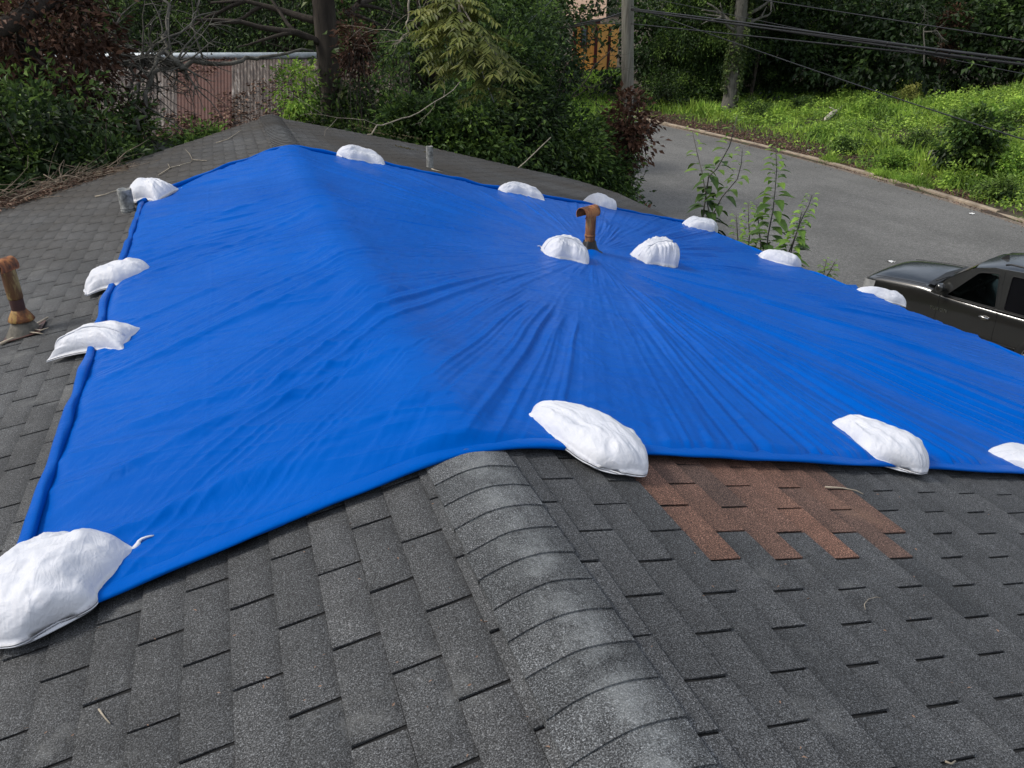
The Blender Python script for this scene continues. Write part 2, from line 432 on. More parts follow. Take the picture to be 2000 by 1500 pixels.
rnd = random.Random(4)
def shingle_plane(sign):
    s_off = .3837 if sign > 0 else .1957; y_off = -.2054 if sign > 0 else .1024
    V, F, T, UVs, MI = [], [], [], [], []
    Vb, Fb, Tb, UVb = [], [], [], []
    c0 = -3; nc = 50
    for c in range(c0, nc):
        s0 = s_off + CR * c
        if s0 + CR < .02: continue
        s0c = max(s0, .02); s1 = s0 + CR
        if sign < 0 and s0 > SLMAX: break
        ctint = rnd.uniform(-.12, .12)
        for r in range(-20, 90):
            if (r - c) % 2: continue
            ya = y_off + RW * r + .006; yb = y_off + RW * (r + 2) - .006
            if yb < YN: continue
            ymx = max(rake(sign * s0c), rake(sign * s1)) + .015
            if ya > ymx: continue
            if sign > 0 and s0 > eaveR(ya) : continue
            t = min(1, max(0, .5 + ctint * .6 + rnd.gauss(0, .13)))
            brown = sign > 0 and ((c % 2 == 0 and 2 <= c <= 8 and 4 <= r) or (c % 2 == 1 and 3 <= c <= 9 and 5 <= r)) and r < 14
            t = rnd.random() if brown else t; lift = rnd.uniform(0, .0012); jy = rnd.uniform(-.0018, .0018); js = rnd.uniform(-.002, .002)
            hj = [rnd.uniform(0, .0016) for _ in range(4)]
            nseg = 4 if ya < 4 else 1
            pts = []
            L, Fc, Tt, Uu = (Vb, Fb, Tb, UVb) if brown else (V, F, T, UVs)
            base = len(L)
            for k in range(nseg + 1):
                y = ya + jy + (yb - ya) * k / nseg
                curl = .0015 * mn.noise(Vector((s0 * 7, y * 7, c)))
                for (ss, hh) in ((s0c, .0016), (s1 + js, .0085 + lift + curl + hj[k % 2]), (s1 + js + .0006, .0005)):
                    smx = float(eaveR(y)) + .012 if sign > 0 else SLMAX
                    sc = min(ss, smx); yy = min(y, float(rake(sign * sc)) + .012)
                    L.append(roof_pt(sign * sc, yy, hh + wavy(sign * sc, yy)))
            for k in range(nseg):
                a = base + 3 * k
                f1 = (a, a + 3, a + 4, a + 1); f2 = (a + 1, a + 4, a + 5, a + 2)
                if sign > 0: f1 = f1[::-1]; f2 = f2[::-1]
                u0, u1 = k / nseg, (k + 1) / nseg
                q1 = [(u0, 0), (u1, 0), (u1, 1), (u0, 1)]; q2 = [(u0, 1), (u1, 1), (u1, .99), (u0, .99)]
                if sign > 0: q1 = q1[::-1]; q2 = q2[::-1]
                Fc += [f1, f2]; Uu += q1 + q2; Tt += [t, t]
            # end faces of the tab, seen inside the slots
            a = base; b_ = base + 3 * nseg
            Fc += [(a, a + 1, a + 2), (b_, b_ + 2, b_ + 1)]; Uu += [(0, .2)] * 6; Tt += [t, t]
    return (V, F, T, UVs), (Vb, Fb, Tb, UVb)
for sign in (1, -1):
    A, B = shingle_plane(sign)
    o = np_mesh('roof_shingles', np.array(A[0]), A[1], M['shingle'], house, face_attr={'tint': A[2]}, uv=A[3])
    if B[0]:
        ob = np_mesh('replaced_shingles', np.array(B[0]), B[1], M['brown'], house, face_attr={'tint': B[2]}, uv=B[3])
        set_props(ob, 'patch of reddish brown replacement shingles just below the blue tarp')
    # solid deck under the shingles
    n1_, n2_ = 14, 50
    V = []; 
    for i in range(n1_):
        for j in range(n2_):
            t = i / (n1_ - 1)
            smax = SLMAX if sign < 0 else None
            y = YN + (12.7 - YN) * j / (n2_ - 1)
            sm = SLMAX if sign < 0 else float(eaveR(y))
            s = t * sm; yy = min(y, float(rake(sign * s)))
            V.append(roof_pt(sign * s if s > 0 else sign * 1e-4, yy, -.0015 + wavy(sign * s, yy)))
    top = grid_faces(n1_, n2_); n = len(V)
    V = np.array(V); V2 = V.copy(); V2[:, 2] -= .05
    b1 = [i * n2_ for i in range(n1_)] ; b2 = [i * n2_ + n2_ - 1 for i in range(n1_)]; b3 = [(n1_ - 1) * n2_ + j for j in range(n2_)]
    F = [tuple(f) for f in top] + [tuple(f[::-1] + n) for f in top]
    for b_ in (b1, b2, b3): F += [(b_[i], b_[i + 1], b_[i + 1] + n, b_[i] + n) for i in range(len(b_) - 1)]
    np_mesh('roof_deck', np.vstack([V, V2]), F, M['deck'], house)
# ridge caps: overlapping bent shingles
V, F, T, UVs = [], [], [], []
k = 0; y = YN
CAPS = .1344
yfirst = .899 * U - CAPS * 60
while True:
    yl = yfirst + CAPS * k; k += 1
    if yl > 10.95 * U: break
    if yl + CAPS < YN: continue
    t = rnd.uniform(.2, .9); base = len(V); nw = 15; w = .168 * rnd.uniform(.985, 1.015)
    sk = rnd.uniform(-.004, .004)
    for (dy, hh) in ((0, .0005), (0, .0150), (CAPS + .01, .0085)):
        for i in range(nw):
            a = -1 + 2 * i / (nw - 1); s = a * w
            yy = yl + dy + (.018 * (a + 1) + sk * a) + .003 * mn.noise(Vector((a * 2, yl * 7, 1)))
            r0 = .06; x = abs(s); p = PR if s > 0 else PL
            prof = -(math.sqrt(x * x + r0 * r0) - r0) * math.sin(p) / math.cos(.0)
            z = prof + hh + .012 + .0015 * mn.noise(Vector((s * 12, yy * 9, 5))) - .010 * abs(a) ** 3
            if dy > 0: pass
            V.append((s * math.cos(p), yy, z if hh > .001 else z - .004))
    for rr in range(2):
        for i in range(nw - 1):
            a = base + rr * nw + i; F.append((a, a + 1, a + nw + 1, a + nw))
            u0, u1 = i / (nw - 1), (i + 1) / (nw - 1)
            UVs += [(u0, rr), (u1, rr), (u1, rr + 1), (u0, rr + 1)]; T.append(t)
    # side lips
    for i, d in ((0, -1), (nw - 1, 1)):
        a = base + nw + i; b_ = base + 2 * nw + i; n = len(V)
        for q in (a, b_): V.append((V[q][0] + d * .001, V[q][1], V[q][2] - .014))
        F.append((a, b_, n + 1, n) if d < 0 else (a, n, n + 1, b_)); UVs += [(0, 0)] * 4; T.append(t * .6)
np_mesh('ridge_cap', np.array(V), F, M['cap'], house, smooth=False, face_attr={'tint': T}, uv=UVs)
house.children[-1].data.polygons.foreach_set('use_smooth', [len(p.vertices) == 4 for p in house.children[-1].data.polygons])
# walls, fascia
xe = 5.2 * U; xw = -3.9 * U
for (x, y0, y1) in ((xe - .25, -2.8, 10.6), (xw + .25, -2.8, 9.)):
    ztop = -abs(x) * math.tan(PR) - .1
    w = MB(); w.box((x, (y0 + y1) / 2, (YARD_Z - .3 + ztop) / 2), (.2, y1 - y0, ztop - YARD_Z + .3)); w.build('wall', M['siding'], house, False)
w = MB()                                             # gable wall follows the rake
gp = [(xw + .4, 9.0), (0, 11.6), (xe - .4, 10.6)]
for (a, b_) in zip(gp[:-1], gp[1:]):
    a = np.array(a); b_ = np.array(b_)
    zt = [-abs(q[0]) * math.tan(PR if q[0] >= 0 else PL) - .12 for q in (a, b_)]
    w.add([(*a, YARD_Z - .3), (*b_, YARD_Z - .3), (*b_, zt[1]), (*a, zt[0]), (a[0], a[1] - .15, YARD_Z - .3), (b_[0], b_[1] - .15, YARD_Z - .3), (b_[0], b_[1] - .15, zt[1]), (a[0], a[1] - .15, zt[0])],
          [(0, 1, 2, 3), (7, 6, 5, 4), (3, 2, 6, 7), (0, 4, 5, 1)])
w.build('gable_wall', M['siding'], house, False)
f = MB()
ys = np.linspace(-2.9, 11.2, 24)
for a, b_ in zip(ys[:-1], ys[1:]):
    pa, pb = roof_pt(float(eaveR(a)), a), roof_pt(float(eaveR(b_)), b_)
    f.add([pa + [-.03, 0, -.052], pb + [-.03, 0, -.052], pb + [-.03, 0, -.2], pa + [-.03, 0, -.2], pa + [-.005, 0, -.052], pb + [-.005, 0, -.052], pb + [-.005, 0, -.2], pa + [-.005, 0, -.2]],
          [(0, 1, 2, 3), (7, 6, 5, 4), (0, 4, 5, 1), (3, 2, 6, 7)])
f.build('fascia', M['trim'], house, False)
# moss at the far ridge
mrs = np.random.RandomState(2)
def leaves_mesh(name, P, Dn, size, mat, parent=None, tint=None, seed=0, aspect=.45, fold=.12, up=None, origin=None):
    """P leaf base points, Dn leaf directions; each leaf a folded four-point blade"""
    rs = np.random.RandomState(seed); n = len(P)
    Dn = Dn / (np.linalg.norm(Dn, axis=1, keepdims=True) + 1e-9)
    size = np.broadcast_to(size, (n,)) * rs.uniform(.65, 1.25, n)
    Upv = np.array([0, 0, 1.]) + rs.normal(0, .55, (n, 3)) if up is None else up
    S = np.cross(Dn, Upv); S /= (np.linalg.norm(S, axis=1, keepdims=True) + 1e-9)
    Nn = np.cross(S, Dn)
    s_ = size[:, None]
    v0 = P; v1 = P + Dn * s_ * .42 + S * s_ * aspect * .5 + Nn * s_ * fold; v2 = P + Dn * s_ - Nn * s_ * fold * .6; v3 = P + Dn * s_ * .42 - S * s_ * aspect * .5 + Nn * s_ * fold
    V = np.stack([v0, v1, v2, v3], 1).reshape(-1, 3)
    b = np.arange(n) * 4
    F = np.stack([np.stack([b, b + 1, b + 2], 1), np.stack([b, b + 2, b + 3], 1)], 1).reshape(-1, 3)
    t = rs.rand(n) if tint is None else np.clip(tint, 0, 1)
    return np_mesh(name, V, F, mat, parent, face_attr={'tint': np.repeat(t, 2)}, origin=origin)
M['moss'] = plain('moss', (.035, .030, .008), .95, 0, .5, 20, .01)
mo = MB()
for (px, py, wd) in [(745, 262, .5), (800, 268, .35), (722, 252, .3), (790, 290, .3), (860, 275, .2)]:
    c = on_roof(px, py, 1)
    for _ in range(int(110 * wd)):
        p = roof_pt(s_of(c) + rnd.gauss(0, wd * .5), c[1] + rnd.gauss(0, .08), .008); r = rnd.uniform(.008, .03)
        mo.add([p + [r, 0, 0], p + [0, r, 0], p + [-r, 0, 0], p + [0, -r, 0], p + [0, 0, r * .7]], [(0, 1, 4), (1, 2, 4), (2, 3, 4), (3, 0, 4)])
set_props(mo.build('moss', M['moss'], house), kind='stuff')

# ------------------------------------------------------------------ the tarp
VS, VY = 2.23 * U, 4.62 * U                           # where the flue comes through
tn_s = np.array([-1.6, -1.45, 0, .3, 1.03, 2.9, 6.5]) * U; tn_y = np.array([.90, .90, 1.03, 1.045, 1.04, 1.04, 1.03]) * U
tf_s = np.array([-1.6, -1.49, -1.45, -1.2, -.6, 0, 1.0, 2.3, 3.5, 5.1, 6.5]) * U; tf_y = np.array([6.7, 6.76, 6.85, 7.15, 7.50, 7.82, 7.80, 7.60, 7.76, 7.88, 7.9]) * U
TSL = -1.49 * U
def tarpR(y): return eaveR(y) + .035 + .012 * np.sin(y * 2.3) 
NS, NYT = 900, 820
ti = np.linspace(0, 1, NS)[:, None]; tj = np.linspace(0, 1, NYT)[None, :] ** 1.25
s_g = TSL + (5.9 * U - TSL) * ti * np.ones_like(tj)
for _ in range(3):
    y_n = np.interp(s_g, tn_s, tn_y); y_f = np.interp(s_g, tf_s, tf_y)
    y_g = y_n + (y_f - y_n) * tj
    s_g = TSL + (tarpR(y_g) - TSL) * ti
edge_wob = .010 * vnoise(s_g * 4, y_g * 0, 31)
y_g = y_g + edge_wob * (1 - tj) + .015 * vnoise(s_g * 3, y_g * 0, 32) * tj
def tarp_h(s, y):
    ds, dy = s - VS, y - VY; r = np.hypot(ds, dy) + 1e-3; th = np.arctan2(dy, ds)
    th = th + .014 * vnoise(s * .35, y * .35, 11) + .004 * vnoise(s * 1.4, y * 1.4, 12)
    lr = np.log(r + .2)
    def ridged(x, y_, sd): 
        n = vnoise(x, y_, sd); return 1 - 2 * np.abs(n)
    env = sstep(.05, .5, r)
    def crest(x, y_, sd):
        n = vnoise(x, y_, sd); return np.clip(1 - np.abs(n) * 3.2, 0, 1) ** 1.5
    # which directions are pulled hardest: down-right fan strongest, up-right fine, across the ridge weak
    fan = .30 + .62 * np.exp(-((th + .75) / .65) ** 2) + .12 * np.exp(-((th + 1.75) / .4) ** 2) + .30 * np.exp(-((th - .5) / .5) ** 2)
    h = .0026 * ridged(th * 11, lr * .6, 13) + .0042 * ridged(th * 24 + 5, lr * .9, 14) + .0036 * ridged(th * 52, lr * 1.5, 15) + .0020 * ridged(th * 105, lr * 2.5, 18) + .0030 * vnoise(th * 7, lr * .8, 16) + .0042 * crest(th * 9, lr * .5, 41) + .0040 * crest(th * 21, lr * .8 + 3, 42) + .0026 * crest(th * 46, lr * 1.3 + 5, 43)
    gate = .25 + .85 * sstep(-.4, .4, vnoise(th * 9, lr * 1.6 + 7, 17))
    h = h * fan * env * gate * np.clip(r / 1.2, .3, 1.9)
    # left slope: long soft folds sweeping up over the ridge
    left = sstep(.35, -.25, s)
    fy = y + .34 * s + .18 * vnoise(s * .8, y * .5, 21)
    # fold strength drifts along the slope, creases are narrow
    h = h + left * (.0085 * vnoise(s * .55, fy * 2.1, 22) + .0060 * ridged(s * .5, fy * 4.3, 23) * sstep(.0, .7, vnoise(s * .6, y * .9, 28)) + .0012 * ridged(s * .45, fy * 8., 24) + .0008 * ridged(s * .7, fy * 19., 35) + .0034 * crest(s * .35, fy * 2.4, 44) + .0024 * crest(s * .5, fy * 6.5 + s, 45) + .0012 * crest(s * .8, fy * 13 - s, 46))
    for (a0, a1, a2, am) in ((-1.4, 1.75, .33, .014), (-1.3, 3.0, .42, .012), (-1.5, 2.2, .05, .012), (-1.4, 4.6, .52, .009), (-.8, 1.45, .22, .012), (-1.5, 5.6, .45, .008), (-1.5, 3.7, .30, .009), (-1.2, 1.35, .12, .009)):
        dline = (y - (a1 + a2 * (s - a0))) + .06 * vnoise(s * .9, y * 0, 25)
        h = h + am * np.exp(-(dline / .045) ** 2) * left * sstep(-1.7, -1.3, s) * (.6 + .4 * vnoise(s * 1.5, 0 * s, 26))
    # crosswise fold lines left from the packet
    for (yc, am) in ((2.35, .0007), (3.55, .0007), (4.75, .0007), (5.95, .0006), (7.2, .0006)):
        h = h + am * np.exp(-((y - yc - .02 * vnoise(s, s * 0, 27)) / .010) ** 2)
    for sc in (-.95, 1.1, 2.3, 3.5, 4.7, 5.7):
        h = h + .0006 * np.exp(-((s - sc - .02 * vnoise(y, y * 0, 29)) / .010) ** 2)
    # broad slack
    h = h + .006 * vnoise(s * 1.1, y * 1.1, 30) + (1 - .8 * left) * (.0016 * ridged(s * 5 + y * 2, y * 5, 33) * (.5 + .5 * vnoise(s * 1.5, y * 1.5, 34)) + .0007 * ridged(s * 13 - y * 4, y * 12, 36))
    return h * 2.3 + .030 * np.exp(-(s / .19) ** 2)
def lift_at(s, y):
    """smooth cover over the crown of the ridge and up over the hem battens"""
    return s
def tarp_xyz(s, y, h):
    p = np.where(s > 0, PR, PL); r0 = .15
    a = np.abs(s)
    prof = -(np.sqrt(a * a + r0 * r0) - r0) * np.sin(p)
    over = np.maximum(0, s - eaveR(y))               # past the eave the sheet turns down
    x = np.sign(s) * (a - over * .75) * np.cos(p) + np.sign(s) * h * np.sin(p)
    z = prof + h * np.cos(p) - over * 1.1
    return np.stack([x, y, z], -1)
h_g = tarp_h(s_g, y_g)
edge = np.minimum(np.minimum((s_g - TSL) / .12, ti * 0 + 9), np.minimum((y_g - np.interp(s_g, tn_s, tn_y)) / .10, (np.interp(s_g, tf_s, tf_y) - y_g) / .12))
ef = sstep(0, 1, np.clip(edge, 0, 1))
h_g = .012 + .014 * ef + h_g * (.15 + .85 * ef)
# hole collar where the flue comes through: sheet rises against it
rv = np.hypot(s_g - VS, y_g - VY); h_g = h_g + .035 * np.exp(-(rv / .09) ** 2)
TV = tarp_xyz(s_g, y_g, h_g)
tarp = empty('tarp', tuple(roof_pt(1.5, 4)), 'large creased blue tarp stretched over both sides of the roof ridge', 'tarp')
uvg = np.stack([s_g, y_g], -1)
fc = grid_faces(NS, NYT); uvl = uvg.reshape(-1, 2)[fc.ravel()]
sheet = np_mesh('tarp_sheet', TV.reshape(-1, 3), fc, M['tarp'], tarp, smooth=True, uv=uvl)
# hems rolled round battens
def hem(pts, w, hgt, seed, name='rolled_hem', twist=.0):
    rs = np.random.RandomState(seed)
    n = len(pts); ns = 14; V = []
    pts = np.array(pts)
    tang = np.gradient(pts, axis=0); tang /= np.linalg.norm(tang, axis=1, keepdims=True)
    for i in range(n):
        p = PR if pts[i, 0] > 0 else PL
        blend = np.clip(pts[i, 0] / .12, -1, 1); ang = blend * PR if pts[i, 0] > 0 else blend * PL
        nrm = np.array([math.sin(ang), 0, math.cos(ang)]); nrm = nrm - tang[i] * (nrm @ tang[i]); nrm /= np.linalg.norm(nrm)
        side = np.cross(tang[i], nrm)
        arc = i * .03
        wv = w * (1 + .30 * mn.noise(Vector((arc * 3, seed, 0)))); hv = hgt * (1 + .35 * mn.noise(Vector((arc * 4, seed, 7))))
        for k in range(ns):
            th = 2 * math.pi * k / ns; c_, s__ = math.cos(th), math.sin(th)
            rr = 1 + .14 * mn.noise(Vector((arc * 5 + 2 * math.cos(th), math.sin(th) * 2, seed)))
            V.append(pts[i] + side * wv * .5 * math.copysign(abs(c_) ** .75, c_) * rr + nrm * (hv * .5 * math.copysign(abs(s__) ** .75, s__) * rr + hv * .5 + .006))
    F = []
    for i in range(n - 1):
        for k in range(ns): F.append((i * ns + k, i * ns + (k + 1) % ns, (i + 1) * ns + (k + 1) % ns, (i + 1) * ns + k))
    F.append(tuple(range(ns - 1, -1, -1))); F.append(tuple((n - 1) * ns + k for k in range(ns)))
    arr = np.array(V); 
    uvs = []
    for f_ in F:
        for q in f_: uvs.append((arr[q][0] + arr[q][2], arr[q][1]))
    return np_mesh(name, arr, F, M['tarp'], tarp, smooth=True, uv=uvs)
def txyz1(s, y, h=0.): return tarp_xyz(np.array(float(s)), np.array(float(y)), h)
S_ = np.linspace(TSL, 6.12 * U, 260)
near_pts = [txyz1(s, np.interp(s, tn_s, tn_y) + .032 + .010 * mn.noise(Vector((s * 2.2, 0, 0)))) for s in S_]
hem(near_pts, .085, .022, 3)
Sf = np.linspace(TSL, 5.28 * U, 240)
hem([txyz1(s, np.interp(s, tf_s, tf_y) - .012 + .012 * mn.noise(Vector((s * 2., 3, 0)))) for s in Sf], .060, .052, 5)
Yl = np.linspace(.9 * U, 6.76 * U, 220)
hem([txyz1(TSL + .022 + .008 * mn.noise(Vector((0, y * 1.5, 4))) - .03 * math.exp(-((y - 3.95 * U) / .3) ** 2), y) for y in Yl], .052, .042, 7)
Yr = np.linspace(1.04 * U, 7.88 * U, 220)
hem([txyz1(float(eaveR(y)) + .012 + .02 * mn.noise(Vector((2, y * 1.7, 4))), y, .004) for y in Yr], .055, .045, 9)
# drop over the eave with a ragged lower edge, a torn flap
Vd = []
for y in np.linspace(1.04 * U, 7.7 * U, 160):
    for k in range(6):
        t = k / 5; e = float(eaveR(y)) + .03
        P = roof_pt(e, y) + np.array([.012 + .02 * math.sin(y * 5 + t * 2) * t, 0, -t * (.16 + .05 * mn.noise(Vector((y * 2.4, 1, 1))))]); Vd.append(P)
np_mesh('tarp_overhang', np.array(Vd), grid_faces(160, 6), M['tarp'], tarp, smooth=True, uv=np.array([(v[2], v[1]) for v in np.array(Vd)])[grid_faces(160, 6).ravel()])
fl = MB()
for (pa, pb, pc, pd) in (((1646, 556), (1672, 556), (1690, 582), (1655, 572)),):
    q = [on_roof(*p_, 1, .05) for p_ in (pa, pb, pc, pd)]
    fl.add(q + [v - np.array([0, 0, .012]) for v in q], [(0, 1, 2, 3), (7, 6, 5, 4), (0, 4, 5, 1), (1, 5, 6, 2), (2, 6, 7, 3), (3, 7, 4, 0)])
fo = fl.build('loose_flap', M['tarp'], tarp, False)

# ------------------------------------------------------------------ sandbags
def sandbag(label, pa, pb, W, H, seed, ra=.0, rb=.9, bulge=.25, tie=None, side=None, hbase=.03, seam=False, gather=0., base_drop=None, tail=0.):
    """pa, pb: photo positions of the two ends where they rest; W width, H height in metres"""
    W = W * 1.2; A = on_roof(*pa, side, hbase); B = on_roof(*pb, side, hbase)
    ctr = (A + B) / 2; ax = B - A; L = np.linalg.norm(ax); ax /= L
    p = PR if ctr[0] > 0 else PL; sg = 1 if ctr[0] > 0 else -1
    nrm = np.array([sg * math.sin(p), 0, math.cos(p)]); nrm -= ax * (nrm @ ax); nrm /= np.linalg.norm(nrm); bx = np.cross(nrm, ax)
    n = 64; a, b = np.meshgrid(np.linspace(-1, 1, n), np.linspace(-1, 1, n), indexing='ij')
    a = np.sin(a * math.pi / 2) * .35 + a * .65; b = np.sin(b * math.pi / 2) * .35 + b * .65
    rho = ra + (rb - ra) * (a + 1) / 2
    X = a * np.sqrt(1 - rho * b * b * .62); Y = b * np.sqrt(1 - rho * a * a * .70)
    X = X * (1 - .10 * (1 - rho) * (1 - b ** 2) * 0 - .05 * vnoise(b * 2, a * 0, seed)); 
    Y = Y * (1 + .09 * vnoise(a * 2.2 + seed, a * 0, seed + 1)) * (1 - .16 * (1 - rho) * (1 - a * a)) * (1 - .0 * a)
    Y = Y + .12 * vnoise(a * 1.1, a * 0, seed + 2)
    Y = Y * (1 + .10 * bulge * a * 2); Y = Y + .10 * np.sin(a * 2.2 + seed) * (1 - rho * .5)
    if tail: Y = Y * (1 - tail * sstep(.35, -1, a)); 
    prof = np.clip((1 - np.abs(a) ** 2.7), 0, 1) ** .58 * np.clip((1 - np.abs(b) ** 2.4), 0, 1) ** .55
    full = (1 + bulge * a) * (1 - .08 * vnoise(a * 2, b * 2, seed + 3) * 1)
    H = H * .84; z = H * prof * full
    # creases pulling from the corners and seams, soft pouches of sand
    ang = np.arctan2(b, a); rr = np.hypot(a, b)
    wr_ = (1 - 2 * np.abs(vnoise(ang * 5.5, rr * 1.3, seed + 4))) * sstep(.25, .95, rr) * .035 + .06 * vnoise(a * 2.3, b * 2.6, seed + 5) + .02 * (1 - 2 * np.abs(vnoise(a * 6 + b * 3, b * 6, seed + 6))) + gather * .09 * (1 - 2 * np.abs(vnoise(a * 9, b * 1.5, seed + 7))) * sstep(.1, .8, np.abs(b))
    wr_ += .03 * (1 - 2 * np.abs(vnoise(ang * 10 + 3, rr * 1.1, seed + 9))) * sstep(.45, 1., rr) + .035 * (1 - 2 * np.abs(vnoise(a * 3.2 + b * 1.2, b * 2.2 - a, seed + 10)))
    wr_ += -.16 * np.exp(-(((a - .25) * math.cos(seed) + (b - .2) * math.sin(seed)) / .10) ** 2) * np.exp(-((a - .4) ** 2 + (b + .3) ** 2) / .25) * .6
    z = z + H * wr_ * np.clip(prof * 1.4, 0, 1)
    rim = H * .13 * np.clip(1 - np.abs(a * b) ** 3 * (1 - rho), 0, 1) * (1 - .25 * np.abs(vnoise(ang * 2.5, a * 0, seed + 12)))
    z = rim + (H - rim) * (z / H)
    low = rim * (1 - np.clip(prof * 1.25, 0, 1) ** .8)
    z = z + H * .05 * (1 - 2 * np.abs(vnoise(a * 1.0 + seed, b * 3.6 + a * .7, seed + 11))) * np.clip(prof * 2, 0, 1)
    ear = (np.abs(a) ** 8 * np.abs(b) ** 8) * (1 - rho); X = X * (1 + .10 * ear); Y = Y * (1 + .14 * ear)
    flange = .010
    Pt = ctr + X[..., None] * ax * L / 2 + Y[..., None] * bx * W / 2 + (z[..., None] + flange * .5) * nrm
    droop = .010 * vnoise(a * 3, b * 3, seed + 8)
    Pb = ctr + X[..., None] * ax * L / 2 + Y[..., None] * bx * W / 2 + (low[..., None] - flange * .3) * nrm
    # sag of overhanging rim to the slope
    V = np.vstack([Pt.reshape(-1, 3), Pb.reshape(-1, 3)]); f = grid_faces(n, n); F = [tuple(q) for q in f] + [tuple(q[::-1] + n * n) for q in f]
    ring = [i for i in range(n)] + [i * n + n - 1 for i in range(1, n)] + [(n - 1) * n + j for j in range(n - 2, -1, -1)] + [i * n for i in range(n - 2, 0, -1)]
    for i in range(len(ring)):
        c_, d_ = ring[i], ring[(i + 1) % len(ring)]; F.append((c_, c_ + n * n, d_ + n * n, d_))
    root = empty('sandbag', tuple(ctr), label, 'sandbag', 'white sandbags weighing down the blue tarp')
    me_v = V
    o = np_mesh('sack', me_v, F, M['bag'], root, smooth=True)
    if seam:
        sm = MB(); rs = random.Random(seed)
        e = {0: n - 1, 1: 0}[0]
        rowi = (n - 1) if seam == 'b' else 0
        pts = [Pt[rowi, j] + nrm * .004 + ax * (.004 if rowi else -.004) + np.array([rs.uniform(-.002, .002) for _ in range(3)]) for j in range(0, n, 3)]
        sm.tube(pts, [.0055 + .002 * rs.random() for _ in pts], 6)
        if seam == 'side':
            sm = MB(); pts = [Pt[j, int(n * .40)] + nrm * .003 for j in range(1, n - 1, 2)]; sm.tube(pts, .005, 6)
        sm.build('seam', M['bag'], root)
    if tie:
        rs = random.Random(seed + 5)
        for (ti_, tj_, ln) in tie:
            tm = MB()
            i = 0 if ti_ < 0 else n - 1; j = 0 if tj_ < 0 else n - 1
            base = (Pt[i, j] + Pb[i, j]) / 2; d = ax * ti_ + bx * tj_ * .6; d /= np.linalg.norm(d)
            pts = [base - d * .03 + nrm * .006]; 
            for k in range(1, 7):
                t = k / 6; pts.append(base + d * ln * t + nrm * (.012 + ln * .35 * math.sin(t * 2.5)) + bx * .012 * math.sin(t * 5 + seed))
            tm.tube(pts, [.016, .011, .007, .005, .004, .0035, .003], 7)
            tm.build('tie', M['bag'], root)
    return root
bags = [
 ('largest rounded sandbag at the near left corner of the tarp, cut by the picture edge', (176, 1070), (2, 1274), .43, .20, 3, dict(ra=.5, rb=.98, tie=[(-1, 1, .05), (-1, -1, .03)], seam='a', bulge=.0)),
 ('sandbag with a ridged seam along its side, second nearest on the left tarp edge', (116, 690), (266, 664), .25, .15, 8, dict(ra=.10, rb=.1, tie=[(-1, 1, .03)], seam='side', bulge=.1, tail=.45)),
 ('plump sandbag bent like a bean over the middle of the left tarp edge', (172, 568), (300, 532), .27, .17, 15, dict(ra=.4, rb=.8, seam='a', bulge=.1)),
 ('sandbag leaning against the short grey pipe at the far left tarp corner', (262, 392), (337, 382), .34, .24, 21, dict(ra=.9, rb=.2, tie=[(1, 1, .03)], bulge=-.15)),
 ('long smooth sandbag just right of the ridge on the far tarp edge', (656, 306), (751, 326), .32, .19, 27, dict(ra=.9, rb=.1, tie=[(1, -1, .03)], bulge=-.2)),
 ('sandbag on the far tarp edge, between the thin grey pipe and the rusty flue', (972, 374), (1055, 390), .32, .19, 33, dict(tail=.2, ra=.5, rb=.1, tie=[(1, 1, .04)], bulge=.0)),
 ('sandbag with one pointed corner sticking up behind the rusty flue cap', (1144, 398), (1200, 416), .34, .22, 39, dict(tail=.4, ra=.0, rb=.8, tie=[(-1, 1, .03)], bulge=.05)),
 ('small rounded sandbag on the far right corner of the tarp beside the sapling', (1332, 443), (1398, 456), .30, .21, 45, dict(ra=.5, rb=.9, bulge=.1)),
 ('plump tied sandbag lying in front of the rusty flue in the middle of the tarp', (1056, 497), (1144, 515), .38, .22, 51, dict(ra=.6, rb=.5, tie=[(-1, 1, .05)], seam='side', bulge=.0, gather=.3)),
 ('gathered upright sandbag leaning on a pipe stub to the right of the flue', (1238, 511), (1316, 524), .34, .29, 57, dict(ra=.3, rb=.9, seam='side', bulge=.25, gather=1.)),
 ('sandbag on the street side tarp edge in front of the leafy sapling', (1480, 505), (1563, 526), .32, .19, 63, dict(tail=.35, ra=.4, rb=.9, tie=[(-1, 1, .04)], bulge=.1)),
 ('sandbag on the street side tarp edge in front of the car wheel', (1671, 574), (1768, 598), .27, .15, 69, dict(tail=.4, ra=.2, rb=.5, tie=[(1, 1, .05)], bulge=.0)),
 ('big creased sandbag straddling the near tarp edge at the ridge and the brown shingles', (1038, 808), (1260, 936), .33, .15, 75, dict(ra=.5, rb=.95, tail=.35, tie=[(-1, 1, .02)], bulge=.12)),
 ('big sandbag with a twisted tip straddling the near tarp edge right of the brown shingles', (1626, 838), (1802, 930), .33, .17, 81, dict(ra=.2, rb=.95, tail=.5, tie=[(-1, 1, .05)], bulge=.12)),
 ('sandbag on the near tarp edge cut off by the right side of the picture', (1926, 893), (2110, 940), .30, .13, 87, dict(tail=.1, ra=.9, rb=.5, bulge=.0)),
]
for (lb, pa, pb, W, H, sd, kw) in bags: sandbag(lb, pa, pb, W, H, sd, **kw)

